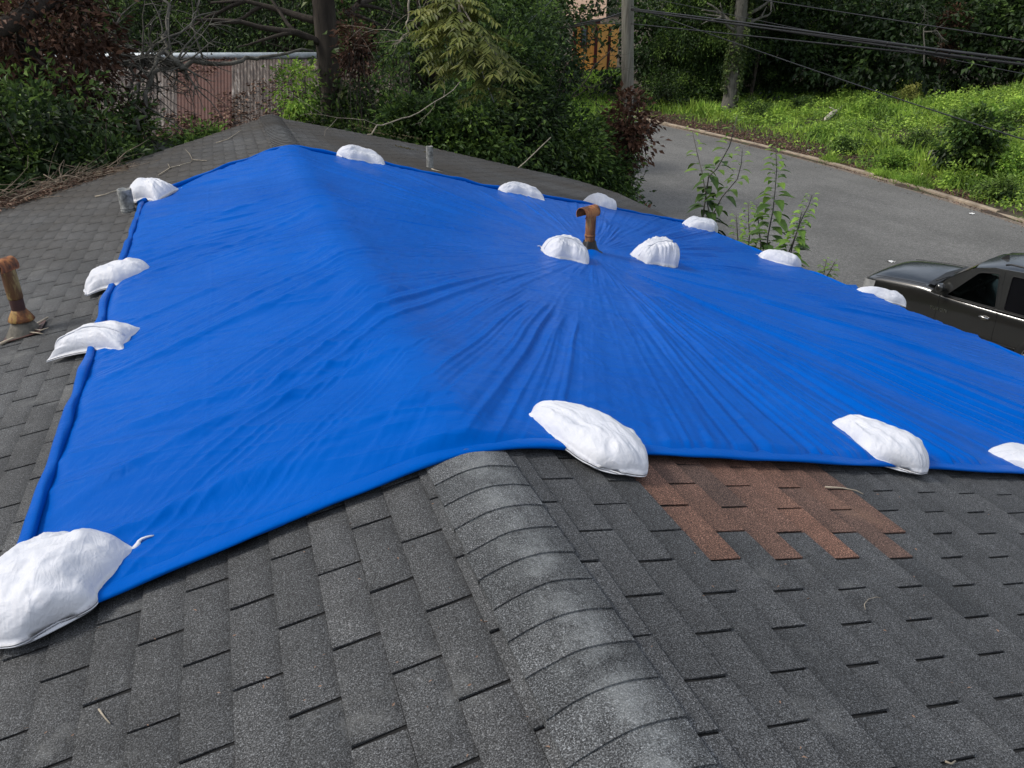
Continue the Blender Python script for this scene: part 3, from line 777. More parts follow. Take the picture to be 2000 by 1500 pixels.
# ------------------------------------------------------------------ flues and pipes (parts of the house)
def pipe(px, py, side, dia, hgt, mat, name, label, wall=True, tilt=(0, 0), rings=0):
    b = on_roof(px, py, side)
    m = MB(); n = 24; top = b + np.array([tilt[0], tilt[1], hgt])
    r = dia / 2; V = []; F = []
    lv = [(0 - .08, r), (.25, r), (.5, r), (.75, r), (1 - .02, r * 1.0), (1, r * .98), (1, r * .82), (.7, r * .8)]
    if rings: lv = [(-.08, r), (.05, r), (.07, r * 1.06), (.10, r * 1.06), (.12, r), (.15, r), (.17, r * 1.06), (.20, r * 1.06), (.22, r), (.5, r * 1.02), (.95, r * 1.04), (1, r * 1.05), (1, r * .85), (.7, r * .84)]
    for (t, q) in lv:
        for k in range(n):
            th = 2 * math.pi * k / n; ww = 1 + .03 * mn.noise(Vector((math.cos(th), math.sin(th), t * 3 + px)))
            zt = .01 * mn.noise(Vector((math.cos(th) * 2, math.sin(th) * 2, px))) if t == 1 else 0
            V.append(b + (top - b) * t + np.array([q * ww * math.cos(th), q * ww * math.sin(th), zt]))
    for i in range(len(lv) - 1):
        for k in range(n): F.append((i * n + k, i * n + (k + 1) % n, (i + 1) * n + (k + 1) % n, (i + 1) * n + k))
    F.append(tuple((len(lv) - 1) * n + k for k in range(n)))
    m.add(V, F); o = m.build(name, mat, house); set_props(o, label); return o, b, top
pipe(840, 328, 1, .10, .30, M['pvc'], 'vent_pipe', 'thin grey pipe standing on the far right roof slope')
pipe(251, 414, -1, .135, .235, M['pvc'], 'vent_pipe', 'stubby ribbed grey pipe beside the far left tarp corner', rings=1)
pipe(1302, 512, 1, .085, .235, M['pvc'], 'vent_pipe', 'pipe stub showing above the gathered sandbag')
def half_hood(c, axis, length, r, mat, parent, name='flue_cap', band=None):
    """a bent sheet hood: cylinder along axis, open below, closed to the pipe"""
    axis = np.array(axis, float); axis /= np.linalg.norm(axis); sd = np.cross(axis, [0, 0, 1.]); sd /= np.linalg.norm(sd); up = np.cross(sd, axis)
    n = 20; V = []; F = []
    for (rr) in (r, r * .93):
        for t in (-.5, -.2, .2, .5):
            for k in range(n + 1):
                th = -math.radians(35) + math.radians(250) * k / n
                V.append(c + axis * length * t + rr * (sd * math.cos(th) + up * math.sin(th)))
    def q(l, t, k): return (l * 4 + t) * (n + 1) + k
    for t in range(3):
        for k in range(n):
            F.append((q(0, t, k), q(0, t, k + 1), q(0, t + 1, k + 1), q(0, t + 1, k))); F.append((q(1, t, k), q(1, t + 1, k), q(1, t + 1, k + 1), q(1, t, k + 1)))
    for t in (0, 3):
        for k in range(n): F.append((q(0, t, k), q(1, t, k), q(1, t, k + 1), q(0, t, k + 1)))
    for k in (0, n):
        for t in range(3): F.append((q(0, t, k), q(0, t + 1, k), q(1, t + 1, k), q(1, t, k)))
    m = MB(); m.add(V, F); return m.build(name, mat, parent)
# middle flue, through the tarp
o, b, top = pipe(1150, 503, 1, .098, .44, M['rust'], 'flue_pipe', 'rusty flue pipe with a tee cap poking up through the blue tarp')
ring = MB(); n = 24
for z in (.19, .245): pass
ring.tube([b + np.array([0, 0, z]) for z in (.205, .212, .222, .229)], [.0495, .0525, .0525, .0495], 24); ring.build('joint_band', M['rust'], o)
ax = np.array([-.86, -.42, 0])
half_hood(top + ax * .045 + np.array([0, 0, .0]), ax, .21, .062, M['rust_cap'], o)
cn = MB(); V = []; F = []; n = 28; lv = [(.03, .135), (.06, .105), (.09, .082), (.12, .066), (.15, .056)]
for (z, r) in lv:
    for k in range(n):
        th = 2 * math.pi * k / n; w = 1 + .16 * mn.noise(Vector((math.cos(th) * 2, math.sin(th) * 2, z * 20)))
        V.append(b + np.array([r * w * math.cos(th), r * w * math.sin(th), .015 + z * w + .02 * math.cos(th) * (-.24) * r * 10]))
for i in range(len(lv) - 1):
    for k in range(n): F.append((i * n + k, i * n + (k + 1) % n, (i + 1) * n + (k + 1) % n, (i + 1) * n + k))
cn.add(V, F); cn.build('tar_collar', M['tar'], o)
# left flue, tall, with lead flashing cone
o, b, top = pipe(50, 652, -1, .084, .47, M['purple_rust'], 'flue_pipe', 'dark rusty flue pipe with an ochre hood on the bare left slope', tilt=(0, 0))
us = MB(); us.tube([b + np.array([0, 0, z]) for z in (.25, .26, .42, .46)], [.044, .046, .046, .044], 24); us.build('flue_sleeve', rust_mat('ochre_sleeve', (.26, .19, .07), (.12, .06, .02)), o)
ax = np.array([-.55, -.83, 0]); half_hood(top + ax * .02 + np.array([0, 0, .008]), ax, .14, .052, M['rust_cap'], o)
cn = MB(); cn.tube([b + np.array([0, 0, z]) for z in (.10, .105, .125, .16, .175)], [.078, .081, .072, .052, .043], 26); cn.build('storm_collar', rust_mat('ochre_collar', (.30, .18, .05), (.2, .07, .02)), o)
cn = MB(); cn.tube([b + np.array([0, 0, z]) for z in (-.05, .0, .05, .11)], [.13, .115, .085, .055], 26); cn.build('flashing', M['lead'], o)
pl_ = MB(); R_ = np.array([[math.cos(PL), 0, math.sin(-PL)], [0, 1, 0], [math.sin(PL), 0, math.cos(PL)]])
pl_.box(roof_pt(s_of(b), b[1], .016), (.24, .24, .004), R_); pl_.build('flashing_plate', M['purple_rust'], o, False)

# ------------------------------------------------------------------ twigs and roof litter
def branchy(m, p0, d, L, r, rs, depth=2, droop=0., nseg=7, wob=.25, kids=3):
    pts = [np.array(p0, float)]; d = np.array(d, float); d /= np.linalg.norm(d)
    for i in range(nseg):
        d = d + np.array([rs.gauss(0, wob) for _ in range(3)]) * .5; d[2] -= droop; d /= np.linalg.norm(d); pts.append(pts[-1] + d * L / nseg)
    m.tube(pts, [r * (1 - .75 * i / nseg) for i in range(nseg + 1)], 5 if r < .03 else 8)
    tips = [(pts[-1], d)]
    if depth:
        for _ in range(kids):
            k = rs.randint(2, nseg - 1); dd = pts[k] - pts[k - 1]; dd /= np.linalg.norm(dd)
            dd = dd + np.array([rs.gauss(0, .7) for _ in range(3)]); tips += branchy(m, pts[k], dd, L * rs.uniform(.35, .6), r * .55, rs, depth - 1, droop, max(4, nseg - 2), wob, kids)
    return tips
def roof_twig(pxs, r, label, mat='twig', side=-1, lift=.02, forks=()):
    m = MB(); P = [on_roof(x, y, side, lift) for x, y in pxs]
    m.tube(P, [r * (1 - .5 * i / len(P)) for i in range(len(P))], 6)
    for fk in forks: m.tube([on_roof(x, y, side, lift + .005) for x, y in fk], [r * .6, r * .4] + [r * .3] * (len(fk) - 2), 5)
    o = m.build('twig', M[mat], None); set_props(o, label, 'twig', 'twigs blown onto the roof'); return o
roof_twig([(422, 279), (445, 272), (472, 254)], .007, 'pale bare twig highest on the far left slope')
roof_twig([(310, 342), (332, 328), (372, 317), (376, 312), (404, 314)], .008, 'pale forked twig on the slope beyond the far left tarp corner', forks=[[(376, 312), (370, 300), (362, 292)], [(332, 328), (328, 320)]])
roof_twig([(186, 384), (205, 380), (233, 370)], .009, 'short pale stick between the grey pipe and the twig pile')
roof_twig([(0, 672), (40, 655), (70, 634), (94, 620)], .011, 'white stick lying against the base of the left flue', forks=[[(60, 642), (80, 645), (95, 640)], [(50, 648), (72, 650), (84, 652)], [(66, 638), (80, 634)]])
roof_twig([(843, 330), (852, 333), (864, 336)], .011, 'short pale twig at the foot of the thin grey pipe', side=1)
roof_twig([(193, 1385), (200, 1395), (206, 1403), (215, 1413)], .0028, 'small straw coloured twig on the near shingles', lift=.014)
roof_twig([(1612, 951), (1645, 953), (1672, 958), (1686, 965)], .004, 'thin twig crossing a brown shingle below the near sandbag', side=1, lift=.014)
roof_twig([(1690, 1190), (1688, 1180), (1696, 1170), (1712, 1166), (1722, 1168)], .0012, 'curled pale fibre on the right hand shingles', side=1, lift=.013)
roof_twig([(1846, 1487), (1858, 1492), (1866, 1486)], .003, 'white curl caught in the bottom right shingle slot', side=1, lift=.014)
# twig pile by the far left rake
P0, P1 = on_roof(-20, 412, -1), on_roof(212, 338, -1)
rs = random.Random(12); m = MB()
for i in range(230):
    t = rs.random(); w = .36 * (1 - .75 * t); c = P0 + (P1 - P0) * t
    c = roof_pt(s_of(c) + rs.gauss(0, .12), c[1] + rs.gauss(-.05, w * .55), .02 + abs(rs.gauss(0, .10)) * (1 - .6 * t))
    d = np.array([rs.gauss(1, .6), rs.gauss(.4, .6), rs.gauss(0, .18)]); d /= np.linalg.norm(d); L = rs.uniform(.15, .75)
    pts = [c]; 
    for _ in range(4): d = d + np.array([rs.gauss(0, .2) for _ in range(3)]); d /= np.linalg.norm(d); q = pts[-1] + d * L / 4; q[2] = max(q[2], roof_pt(s_of(q), q[1], .01)[2]); pts.append(q)
    r = rs.choice([.003, .004, .006, .009]); m.tube(pts, [r, r * .9, r * .7, r * .5, r * .4], 4)
tp = m.build('twig_pile', plain('dry_twigs', (.16, .125, .09), .9, 0, .6, 9)); set_props(tp, 'heap of dry twigs and leaves piled along the far left roof edge', 'twig pile')
n = 2600; t = mrs.rand(n); cc = P0 + (P1 - P0) * t[:, None]
sv = cc[:, 0] / math.cos(PL) + mrs.normal(0, .13, n); yv = cc[:, 1] + mrs.normal(-.08, .22, n) * (1 - .6 * t)
pp = np.stack([sv * math.cos(PL), yv, -np.abs(sv) * math.sin(PL) + .015 + np.abs(mrs.normal(0, .05, n)) * (1 - .6 * t)], 1)
lo = leaves_mesh('dry_leaves', pp, mrs.normal(0, 1, (n, 3)) * [1, 1, .3], .05, M['leaf_litter'], tp, seed=4)
# small scattered litter on the shingles: single leaf crumbs
n = 90; px = mrs.uniform(20, 1980, n); py = mrs.uniform(960, 1490, n)
pts = []
for x, y in zip(px, py):
    P = on_roof(x, y); 
    if P[1] < 1.0: pts.append(P + [0, 0, .014])
pts = np.array(pts)
o = leaves_mesh('leaf_litter', pts, mrs.normal(0, 1, (len(pts), 3)) * [1, 1, .1], .012, M['leaf_litter'], seed=9, tint=np.full(len(pts), .9)); set_props(o, 'tiny dry leaf crumbs strewn over the near shingles', 'leaf litter', kind='stuff')

# ------------------------------------------------------------------ vegetation
def crown_points(c, R, nclump, per, seed, clr=.5, shell=.55, flat=.8):
    rs = np.random.RandomState(seed); c = np.array(c, float); R = np.array(R if hasattr(R, '__len__') else (R, R, R), float)
    d = rs.normal(0, 1, (nclump, 3)); d /= np.linalg.norm(d, axis=1, keepdims=True)
    rad = (shell + (1 - shell) * rs.rand(nclump)) * (1 + .22 * np.array([mn.noise(Vector(v * 1.8) + Vector((seed * 3.1, 0, 0))) for v in d]))
    cl = c + d * rad[:, None] * R
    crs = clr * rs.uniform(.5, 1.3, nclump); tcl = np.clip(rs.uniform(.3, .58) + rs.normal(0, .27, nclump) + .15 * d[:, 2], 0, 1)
    k = rs.randint(per // 2, int(per * 1.5), nclump); idx = np.repeat(np.arange(nclump), k); n = len(idx)
    off = rs.normal(0, .5, (n, 3)); off[:, 2] *= flat
    P = cl[idx] + off * crs[idx][:, None]
    D = off * .8 + d[idx] * .5 + rs.normal(0, .4, (n, 3)); D[:, 2] -= .35
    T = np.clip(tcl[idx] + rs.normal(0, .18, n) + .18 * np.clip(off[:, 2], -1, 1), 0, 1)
    return P, D, T, cl
def tree(label, cat, base, H, crown_c, R, seed, mat='leaf_dark', leaf=.13, nclump=130, per=90, name='tree', trunk_r=.16, bark='bark', clr=.6, group=None, shell=.45, aspect=.45):
    """base: xy on the ground; crown_c: offset of the crown centre from the base"""
    bz = float(ground_h(base[0], base[1])); b = np.array([base[0], base[1], bz])
    root = empty(name, tuple(b), label, cat, group)
    c = b + np.array(crown_c, float); P, D, T, cl = crown_points(c, R, nclump, per, seed, clr, shell)
    ok = P[:, 2] > bz + .05
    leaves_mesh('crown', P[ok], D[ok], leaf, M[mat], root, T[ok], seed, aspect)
    rs = random.Random(seed); m = MB()
    fork = b + (c - b) * .55; pts = [b - [0, 0, .2], b + (fork - b) * .3 + [rs.gauss(0, .06), rs.gauss(0, .06), 0], b + (fork - b) * .65 + [rs.gauss(0, .08), rs.gauss(0, .08), 0], fork, c, c + [0, 0, R[2] * .5 if hasattr(R, '__len__') else R * .5]]
    m.tube(pts, [trunk_r * 1.25, trunk_r, trunk_r * .85, trunk_r * .7, trunk_r * .4, trunk_r * .1], 10)
    for i in rs.sample(range(len(cl)), min(len(cl), 26)):
        a = pts[3] + (pts[4] - pts[3]) * rs.random() if rs.random() < .6 else pts[2] + (pts[3] - pts[2]) * rs.random()
        q = cl[i]; mid = (a + q) / 2 + np.array([rs.gauss(0, .2), rs.gauss(0, .2), .1 * np.linalg.norm(q - a)])
        m.tube([a, mid, q], [trunk_r * .35, trunk_r * .2, .012], 5)
    m.build('trunk', M[bark], root); return root
def gxy(px, dist):
    """ground position in the direction of a photo column at a distance"""
    P = at_dist(px, 100, dist); return (P[0], P[1])

# far wood beyond everything, one mass behind the trees that can be told apart
wr_s = np.random.RandomState(77); PW, DW, TW = [], [], []
for px in np.arange(-350, 2450, 62):
    if 1085 < px < 1235: dist = 118
    else: dist = wr_s.uniform(62, 78)
    x, y = gxy(px, dist); z = float(ground_h(x, y))
    P, D, T, _ = crown_points((x, y, z + 4.5), (4.2, 4.2, 7.), 60, 60, int(px + 999), 1.2, .3); PW.append(P); DW.append(D); TW.append(T * .8)
fw = leaves_mesh('far_wood', np.vstack(PW), np.vstack(DW), .42, M['leaf_dark'], None, np.concatenate(TW), 5, .6); set_props(fw, 'dark far wood closing the view behind all the nearer trees', 'wood', kind='stuff')

# woodland trees on the left and centre, behind the house
TG = 'woodland trees behind the house'
big = [ # px, dist, crown height centre, R, mat, label
 (60, 34, 5.0, 4.2, 'leaf_dark', 'dark tree at the far left behind the rusty shed roof'),
 (240, 38, 6.5, 4.6, 'leaf_dark', 'dark tree rising behind the left half of the shed'),
 (430, 37, 6.0, 4.4, 'leaf_dark', 'dark tree rising behind the middle of the shed roof'),
 (560, 33, 6.5, 3.6, 'leaf_dark', 'dark small leaved tree left of the big trunk'),
 (720, 30, 5.6, 3.8, 'leaf_dark', 'shaded tree just right of the big trunk'),
 (850, 27, 5.6, 3.6, 'leaf_mid', 'green tree behind the hanging olive branch'),
 (935, 29, 5.5, 2.4, 'leaf_mid', 'tall green tree between the olive branch and the orange cottage'),
 (1020, 36, 5.5, 1.3, 'leaf_mid', 'green tree hiding the left side of the orange cottage'),
 ]
for i, (px, d, hc, R, mt, lb) in enumerate(big):
    tree(lb, 'tree', gxy(px, d), 9, (0, 0, hc), (R, R, R * 1.15), 100 + i, mt, .15, 170, 95, trunk_r=.2, clr=.75, group=TG)
# across the road, behind the grassy bank
TG2 = 'trees across the road'
rd = [(1340, 205, 4.2, 3.4, 'leaf_mid', 'dark bushy tree right behind the utility pole'),
 (1365, 206, 5.0, 4.0, 'leaf_mid', 'green tree between the utility pole and the ivy covered trunk'),
 (1400, 200, 6., 4.2, 'leaf_dark', 'dark tree directly left of the ivy covered trunk'),
 (1490, 186, 5.6, 4.2, 'leaf_mid', 'tree just right of the ivy covered trunk'),
 (1575, 172, 5.6, 4.6, 'leaf_mid', 'dark tree over the upper end of the weedy bank'),
 (1670, 158, 5.8, 4.6, 'leaf_mid', 'green tree above the fallen grey log'),
 (1765, 146, 6.0, 4.8, 'leaf_mid', 'tree behind the hanging dead vines'),
 (1870, 138, 6.4, 4.6, 'leaf_mid', 'tree above the star leaved shrub on the bank'),
 (1975, 130, 7.0, 4.8, 'leaf_olive', 'yellowish tree in the top right corner'),
 (2090, 125, 6.0, 5.4, 'leaf_dark', 'dark tree at the right picture edge above the bank')]
for i, (px, py, hc, R, mt, lb) in enumerate(rd):
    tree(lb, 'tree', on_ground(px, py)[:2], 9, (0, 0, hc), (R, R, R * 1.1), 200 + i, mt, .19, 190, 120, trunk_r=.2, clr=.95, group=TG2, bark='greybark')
# low understorey bushes at the foot of those trees
SG = 'undergrowth bushes across the road'
for i, (px, py, lb) in enumerate([(1300, 212, 'low dark bush beside the kerb behind the utility pole'), (1352, 212, 'low leafy bush left of the ivy trunk foot'), (1468, 196, 'low bush right of the ivy trunk foot'), (1540, 186, 'rounded bush at the top left of the weedy bank'), (1620, 172, 'bush at the wood edge above the grey log'), (1700, 162, 'bush at the wood edge right of the grey log'), (1790, 152, 'shaded bush below the dead vines')]):
    tree(lb, 'bush', on_ground(px, py)[:2], 2.5, (0, 0, 1.1), (2.2, 2.2, 1.6), 260 + i, 'leaf_mid' if i % 2 else 'leaf_dark', .18, 80, 80, name='bush', trunk_r=.05, clr=.6, group=SG)

# near bushes straight behind the roof
BG = 'bushes behind the far roof edge'
nb = [(700, 18.5, 2.6, (1.6, 1.6, 1.9), 'leaf_dark', 'shaded bush right of the big trunk with litter below'),
 (790, 17., 2.5, (1.5, 1.4, 1.9), 'leaf_mid', 'broad leaved bush above the thin grey pipe'),
 (880, 16.5, 2.6, (1.5, 1.5, 1.8), 'leaf_mid', 'bush below the hanging olive branch'),
 (960, 17.5, 2.9, (1.7, 1.6, 2.3), 'leaf_dark', 'dark drooping bush at the middle of the far roof edge'),
 (1005, 18.5, 3.4, (1.4, 1.4, 2.6), 'leaf_dark', 'tall dark bush left of the cottage gap'),
 (1090, 18.5, 2.2, (1.2, 1.2, 1.7), 'leaf_mid', 'green bush over the roof above the flue'),
 (1165, 19.5, 1.6, (1.2, 1.2, 1.45), 'leaf_mid', 'rightmost green bush behind the roof, left of the dead leaves'),
 (1195, 24., 2.5, (.7, .7, .8), 'leaf_mid', 'pale feathery bush in front of the cottage lawn')]
for i, (px, d, hc, R, mt, lb) in enumerate(nb):
    tree(lb, 'bush', gxy(px, d), 4, (0, 0, hc), R, 300 + i, mt, .13, 170, 105, name='bush', trunk_r=.07, clr=.42, group=BG)
# left bushes
LG = 'bushes left of the house'
lbush = [(70, 13.4, 2.75, (1.35, 1.3, 1.75), 'leaf_dark', 'large dense bush at the left picture edge above the twig pile'),
 (-60, 14.0, 3.2, (1.7, 1.7, 1.9), 'leaf_dark', 'dark bush cut by the left picture edge'),
 (125, 14.2, 2.5, (.6, .6, 1.1), 'leaf_mid', 'green bush in front of the shed wall')]
for i, (px, d, hc, R, mt, lb) in enumerate(lbush):
    tree(lb, 'bush', gxy(px, d), 4, (0, 0, hc), R, 330 + i, mt, .13, 170, 100, name='bush', trunk_r=.06, clr=.4, group=LG)
tree('small bright green bush peeping over the far left roof edge', 'bush', gxy(352, 15.2), 3, (0, 0, 3.2), (.38, .38, .6), 340, 'leaf_mid', .10, 45, 70, name='bush', trunk_r=.04, clr=.3)
tree('smaller bright green bush beside it nearer the ridge', 'bush', gxy(388, 15.6), 3, (0, 0, 3.3), (.22, .22, .35), 341, 'leaf_bright', .10, 22, 60, name='bush', trunk_r=.03, clr=.25)
tree('upright yellow green sapling in front of the rusty roof near the big trunk', 'sapling', gxy(572, 17.5), 5, (0, 0, 4.15), (.42, .42, .75), 342, 'leaf_bright', .10, 30, 50, name='sapling', trunk_r=.025, clr=.3)
tree('vine covered stem climbing in front of the shed', 'vine', gxy(238, 16.), 5, (0, 0, 3.3), (.28, .28, 1.2), 343, 'leaf_mid', .10, 50, 50, name='climbing_vine', trunk_r=.05, clr=.3)
# dead brown crowns
tree('brown dead leaved tree drooping at the top left', 'tree', gxy(60, 15.5), 8, (0, 0, 5.3), (1.5, 1.3, 1.25), 350, 'leaf_dead', .14, 70, 70, trunk_r=.14, clr=.5)
tree('tangle of dead brown leaves hanging in front of the left shed end', 'tree', gxy(135, 17.5), 8, (0, 0, 4.4), (.9, .9, 1.1), 351, 'leaf_dead', .14, 36, 60, trunk_r=.09, clr=.45)
tree('bush of curled brown dead leaves at the foot of the utility pole', 'bush', gxy(1240, 20.), 4, (0, 0, 3.0), (.55, .55, .95), 352, 'leaf_dead', .17, 30, 40, name='dead_bush', trunk_r=.03, clr=.28, aspect=.55)
tree('low dead brown branch hanging over the roof end', 'bush', gxy(1258, 16.5), 4, (0, 0, 1.75), (.6, .45, .33), 353, 'leaf_dead', .14, 24, 45, name='dead_bush', trunk_r=.02, clr=.22, aspect=.5)
tree('hanging mass of rusty dead vines in the wood across the road', 'vine', on_ground(1822, 200)[:2], 8, (0, 0, 4.3), (.75, .75, 1.9), 354, 'leaf_dead', .18, 45, 60, name='dead_vine', trunk_r=.05, clr=.5)
tree('reddish dead sprays hanging right of the big trunk', 'vine', gxy(698, 16.5), 8, (0, 0, 5.0), (.28, .28, .75), 355, 'leaf_dead', .10, 18, 60, name='dead_vine', trunk_r=.02, clr=.25)

# big trunk beyond the roof
def big_trunk(px, dist, r, label, mat, ivy=None, top=9, name='tree', seed=1, limbs=5, lean=(0, 0)):
    x, y = gxy(px, dist) if dist < 30 else on_ground(px, dist)[:2]; z = float(ground_h(x, y)); root = empty(name, (x, y, z), label, 'tree')
    n = 20; V = []; lv = 26
    for i in range(lv):
        t = i / (lv - 1); rr = r * (1.35 - .35 * min(1, t * 6)) * (1 - .3 * t)
        for k in range(n):
            th = 2 * math.pi * k / n; w = 1 + .10 * mn.noise(Vector((math.cos(th) * 2.5, math.sin(th) * 2.5, t * 6 + seed)))
            V.append((x + lean[0] * t + rr * w * math.cos(th), y + lean[1] * t + rr * w * math.sin(th), z - .2 + top * t))
    m = MB(); m.add(V, [(i * n + k, i * n + (k + 1) % n, (i + 1) * n + (k + 1) % n, (i + 1) * n + k) for i in range(lv - 1) for k in range(n)])
    rs = random.Random(seed)
    for _ in range(limbs):
        h = rs.uniform(.5, .95) * top; a = rs.uniform(0, 6.28); branchy(m, (x + lean[0] * h / top, y + lean[1] * h / top, z + h), (math.cos(a), math.sin(a), .5), rs.uniform(2, 3.5), r * .3, rs, 1)
    m.build('trunk', M[mat], root)
    P, D, T, cl = crown_points((x + lean[0], y + lean[1], z + top + 1), (4, 4, 2.5), 90, 80, seed + 50, .8, .3)
    leaves_mesh('crown', P, D, .16, M['leaf_dark'], root, T, seed)
    if ivy:
        rs2 = np.random.RandomState(seed); nI = ivy; th = rs2.uniform(0, 6.28, nI); hh = rs2.rand(nI) ** .8 * top
        P = np.stack([x + (r * 1.05) * np.cos(th), y + (r * 1.05) * np.sin(th), z + hh], 1) + rs2.normal(0, .04, (nI, 3))
        keep = (vnoise(th * 1.2, hh * .9, seed) > -.25)
        D = np.stack([np.cos(th), np.sin(th), np.full(nI, -.6)], 1) + rs2.normal(0, .4, (nI, 3))
        leaves_mesh('ivy', P[keep], D[keep], .21, M['leaf_ivy'], root, None, seed, .8)
    return root
big_trunk(640, 18.5, .29, 'thick dark tree trunk rising just beyond the far roof corner', 'bark', ivy=260, top=8.2, seed=3)
big_trunk(1422, 226, .50, 'grey tree trunk covered with pale ivy across the road', 'greybark', ivy=3600, top=9, seed=8)
big_trunk(1462, 205, .14, 'thin bare trunk just right of the ivy covered trunk', 'bark', top=8, seed=12, limbs=2, lean=(.6, 0))
big_trunk(1725, 150, .16, 'slanting grey branchless trunk among the trees across the road', 'greybark', top=8, seed=14, limbs=3, lean=(.9, 0))

# broken limbs over the shed
def limb(name, label, paths, mat='greybark', twigs=0, seed=0, wob=.03, rk=1.):
    """paths: lists of (px, py, dist, radius)"""
    m = MB(); rs = random.Random(seed)
    for path in paths:
        path = [(q[0], q[1], q[2], q[3] * rk) for q in path]
        P = [at_dist(a, b, d) for a, b, d, r in path]; Q = [P[0]]; Rr = [path[0][3]]
        for i in range(len(P) - 1):
            for t in (.33, .66, 1):
                Q.append(P[i] + (P[i + 1] - P[i]) * t + (np.array([rs.gauss(0, wob) for _ in range(3)]) if t < 1 else 0)); Rr.append(path[i][3] + (path[i + 1][3] - path[i][3]) * t)
        m.tube(Q, Rr, 8)
        for _ in range(twigs):
            k = rs.randint(1, len(Q) - 2); branchy(m, Q[k], (rs.gauss(0, 1), rs.gauss(0, .5), rs.gauss(.1, .8)), rs.uniform(.5, 1.4), min(.022, Rr[k] * .5), rs, 1, .02, 6, .35, 3)
    o = m.build(name, M[mat]); set_props(o, label, 'branch'); return o
limb('broken_branch', 'long broken limb lying level across the rusty shed roof', [
    [(150, 70, 16.5, .05), (200, 92, 16.5, .07), (250, 110, 16.5, .085), (300, 112, 16.5, .08), (360, 132, 16.6, .07), (420, 125, 16.8, .055), (480, 112, 17, .045), (540, 108, 17.2, .04), (612, 100, 17.6, .03)],
    [(275, 112, 16.5, .07), (272, 130, 16.5, .06), (265, 150, 16.5, .04), (245, 190, 16.5, .03)],
    [(225, 120, 16.6, .05), (260, 126, 16.5, .05), (300, 130, 16.5, .06), (330, 128, 16.6, .05)]], 'greybark', 11, 5, .05, .75)
limb('broken_branch', 'steep dark forked limb leaning in front of the shed', [
    [(272, 255, 15.5, .05), (278, 215, 15.7, .055), (290, 170, 16, .06), (308, 135, 16.2, .06), (322, 100, 16.4, .06), (328, 60, 16.6, .05), (320, 0, 16.8, .04)],
    [(322, 100, 16.4, .09), (345, 122, 16.3, .10), (358, 136, 16.3, .09)],
    [(160, 262, 15.6, .03), (180, 215, 15.8, .035), (192, 160, 16, .035), (220, 122, 16.2, .03), (300, 90, 16.4, .03), (370, 50, 16.6, .025), (425, 22, 16.8, .015)],
    [(250, 190, 15.8, .03), (268, 165, 16, .03), (300, 130, 16.1, .03)]], 'greybark', 10, 9, .05, .65)
limb('hanging_branch', 'moss hung dead limb slanting down from the top left corner', [
    [(-80, 90, 14.5, .12), (0, 55, 14.6, .13), (60, 25, 14.8, .12), (130, -15, 15, .10), (200, -60, 15.2, .08)]], 'bark', 10, 13)
limb('bare_twigs', 'bleached bare twigs hanging at the top centre left of the olive branch', [
    [(790, -60, 12, .018), (799, 0, 12, .014), (797, 40, 12, .012), (800, 68, 12, .010), (812, 76, 12, .008), (835, 85, 12, .006), (850, 92, 12, .004)],
    [(800, 68, 12, .009), (785, 76, 12, .006), (770, 96, 12, .004)], [(800, 72, 12, .008), (780, 80, 12, .005), (760, 78, 12, .003)],
    [(797, 40, 12, .006), (820, 60, 12, .005), (845, 82, 12, .003)], [(820, -20, 12, .008), (823, 20, 12, .006), (830, 38, 12, .004)]], 'twig', 2, 17)
limb('fallen_branch', 'thin pale fallen branch sloping down onto the far right slope', [[(718, 263, 12.9, .012), (745, 245, 13.2, .011), (800, 228, 13.8, .009), (850, 198, 14.4, .008), (898, 160, 15, .006)]], 'twig', 3, 19)
limb('leaning_pole', 'straight pale stick leaning in the dark bush above the far roof edge', [[(1012, 328, 12.9, .009), (1045, 298, 13.6, .008), (1076, 268, 14.2, .007)]], 'twig', 0, 23, .004)
limb('bare_twigs', 'tangle of thin bare twigs in the bushes left of the cottage lawn', [[(1110, 200, 21, .02), (1150, 150, 21.5, .015), (1200, 90, 22, .01)], [(1120, 190, 21, .015), (1160, 170, 21.2, .01), (1195, 150, 21.5, .008)], [(1100, 180, 21, .015), (1140, 120, 21.2, .01), (1165, 50, 21.5, .008)]], 'bark', 8, 29)
limb('dead_branch', 'pale dead branch standing in the rusty dead vines', [[(1805, 130, 41, .05), (1804, 70, 41, .04), (1812, 35, 41, .025), (1800, 10, 41, .015)], [(1805, 62, 41, .04), (1830, 60, 41, .03), (1852, 82, 41, .02)]], 'greybark', 4, 31, .06, .7)

# hanging branch with long feather leaves
pec = empty('pecan_tree', (*gxy(905, 18.8), YARD_Z), 'tree whose olive green feather leaved branch hangs down at the top centre', 'tree')
m = MB(); x, y = gxy(905, 18.8); tb = np.array([x, y, YARD_Z])
m.tube([tb, tb + [.05, 0, 2.5], tb + [0, .05, 5], tb + [.1, 0, 7.5]], [.2, .17, .14, .10], 10); m.build('trunk', M['bark'], pec)
m = MB(); top = tb + [.05, 0, 6.9]
def qpts(l): return [at_dist(a, b, d) for a, b, d in l]
mains = [[*qpts([(880, -60, 12), (895, 0, 11.4), (905, 60, 11.2), (930, 105, 11.1), (945, 150, 11.1), (965, 200, 11.1)])],
         [*qpts([(895, 0, 11.4), (930, 60, 11.1), (965, 100, 10.9), (1000, 150, 10.9)])],
         [*qpts([(895, 0, 11.4), (870, 40, 11.5), (872, 90, 11.4), (885, 130, 11.3)])],
         [*qpts([(905, 60, 11.2), (920, 120, 11.0), (935, 150, 11.0)])],
         [*qpts([(895, 0, 11.4), (860, 20, 11.6), (850, 60, 11.6)])]]
m.tube([top, (top + mains[0][0]) / 2 + np.array([0, 0, .5]), *mains[0]], [.06, .045, .03, .018, .014, .010, .008, .004], 7)
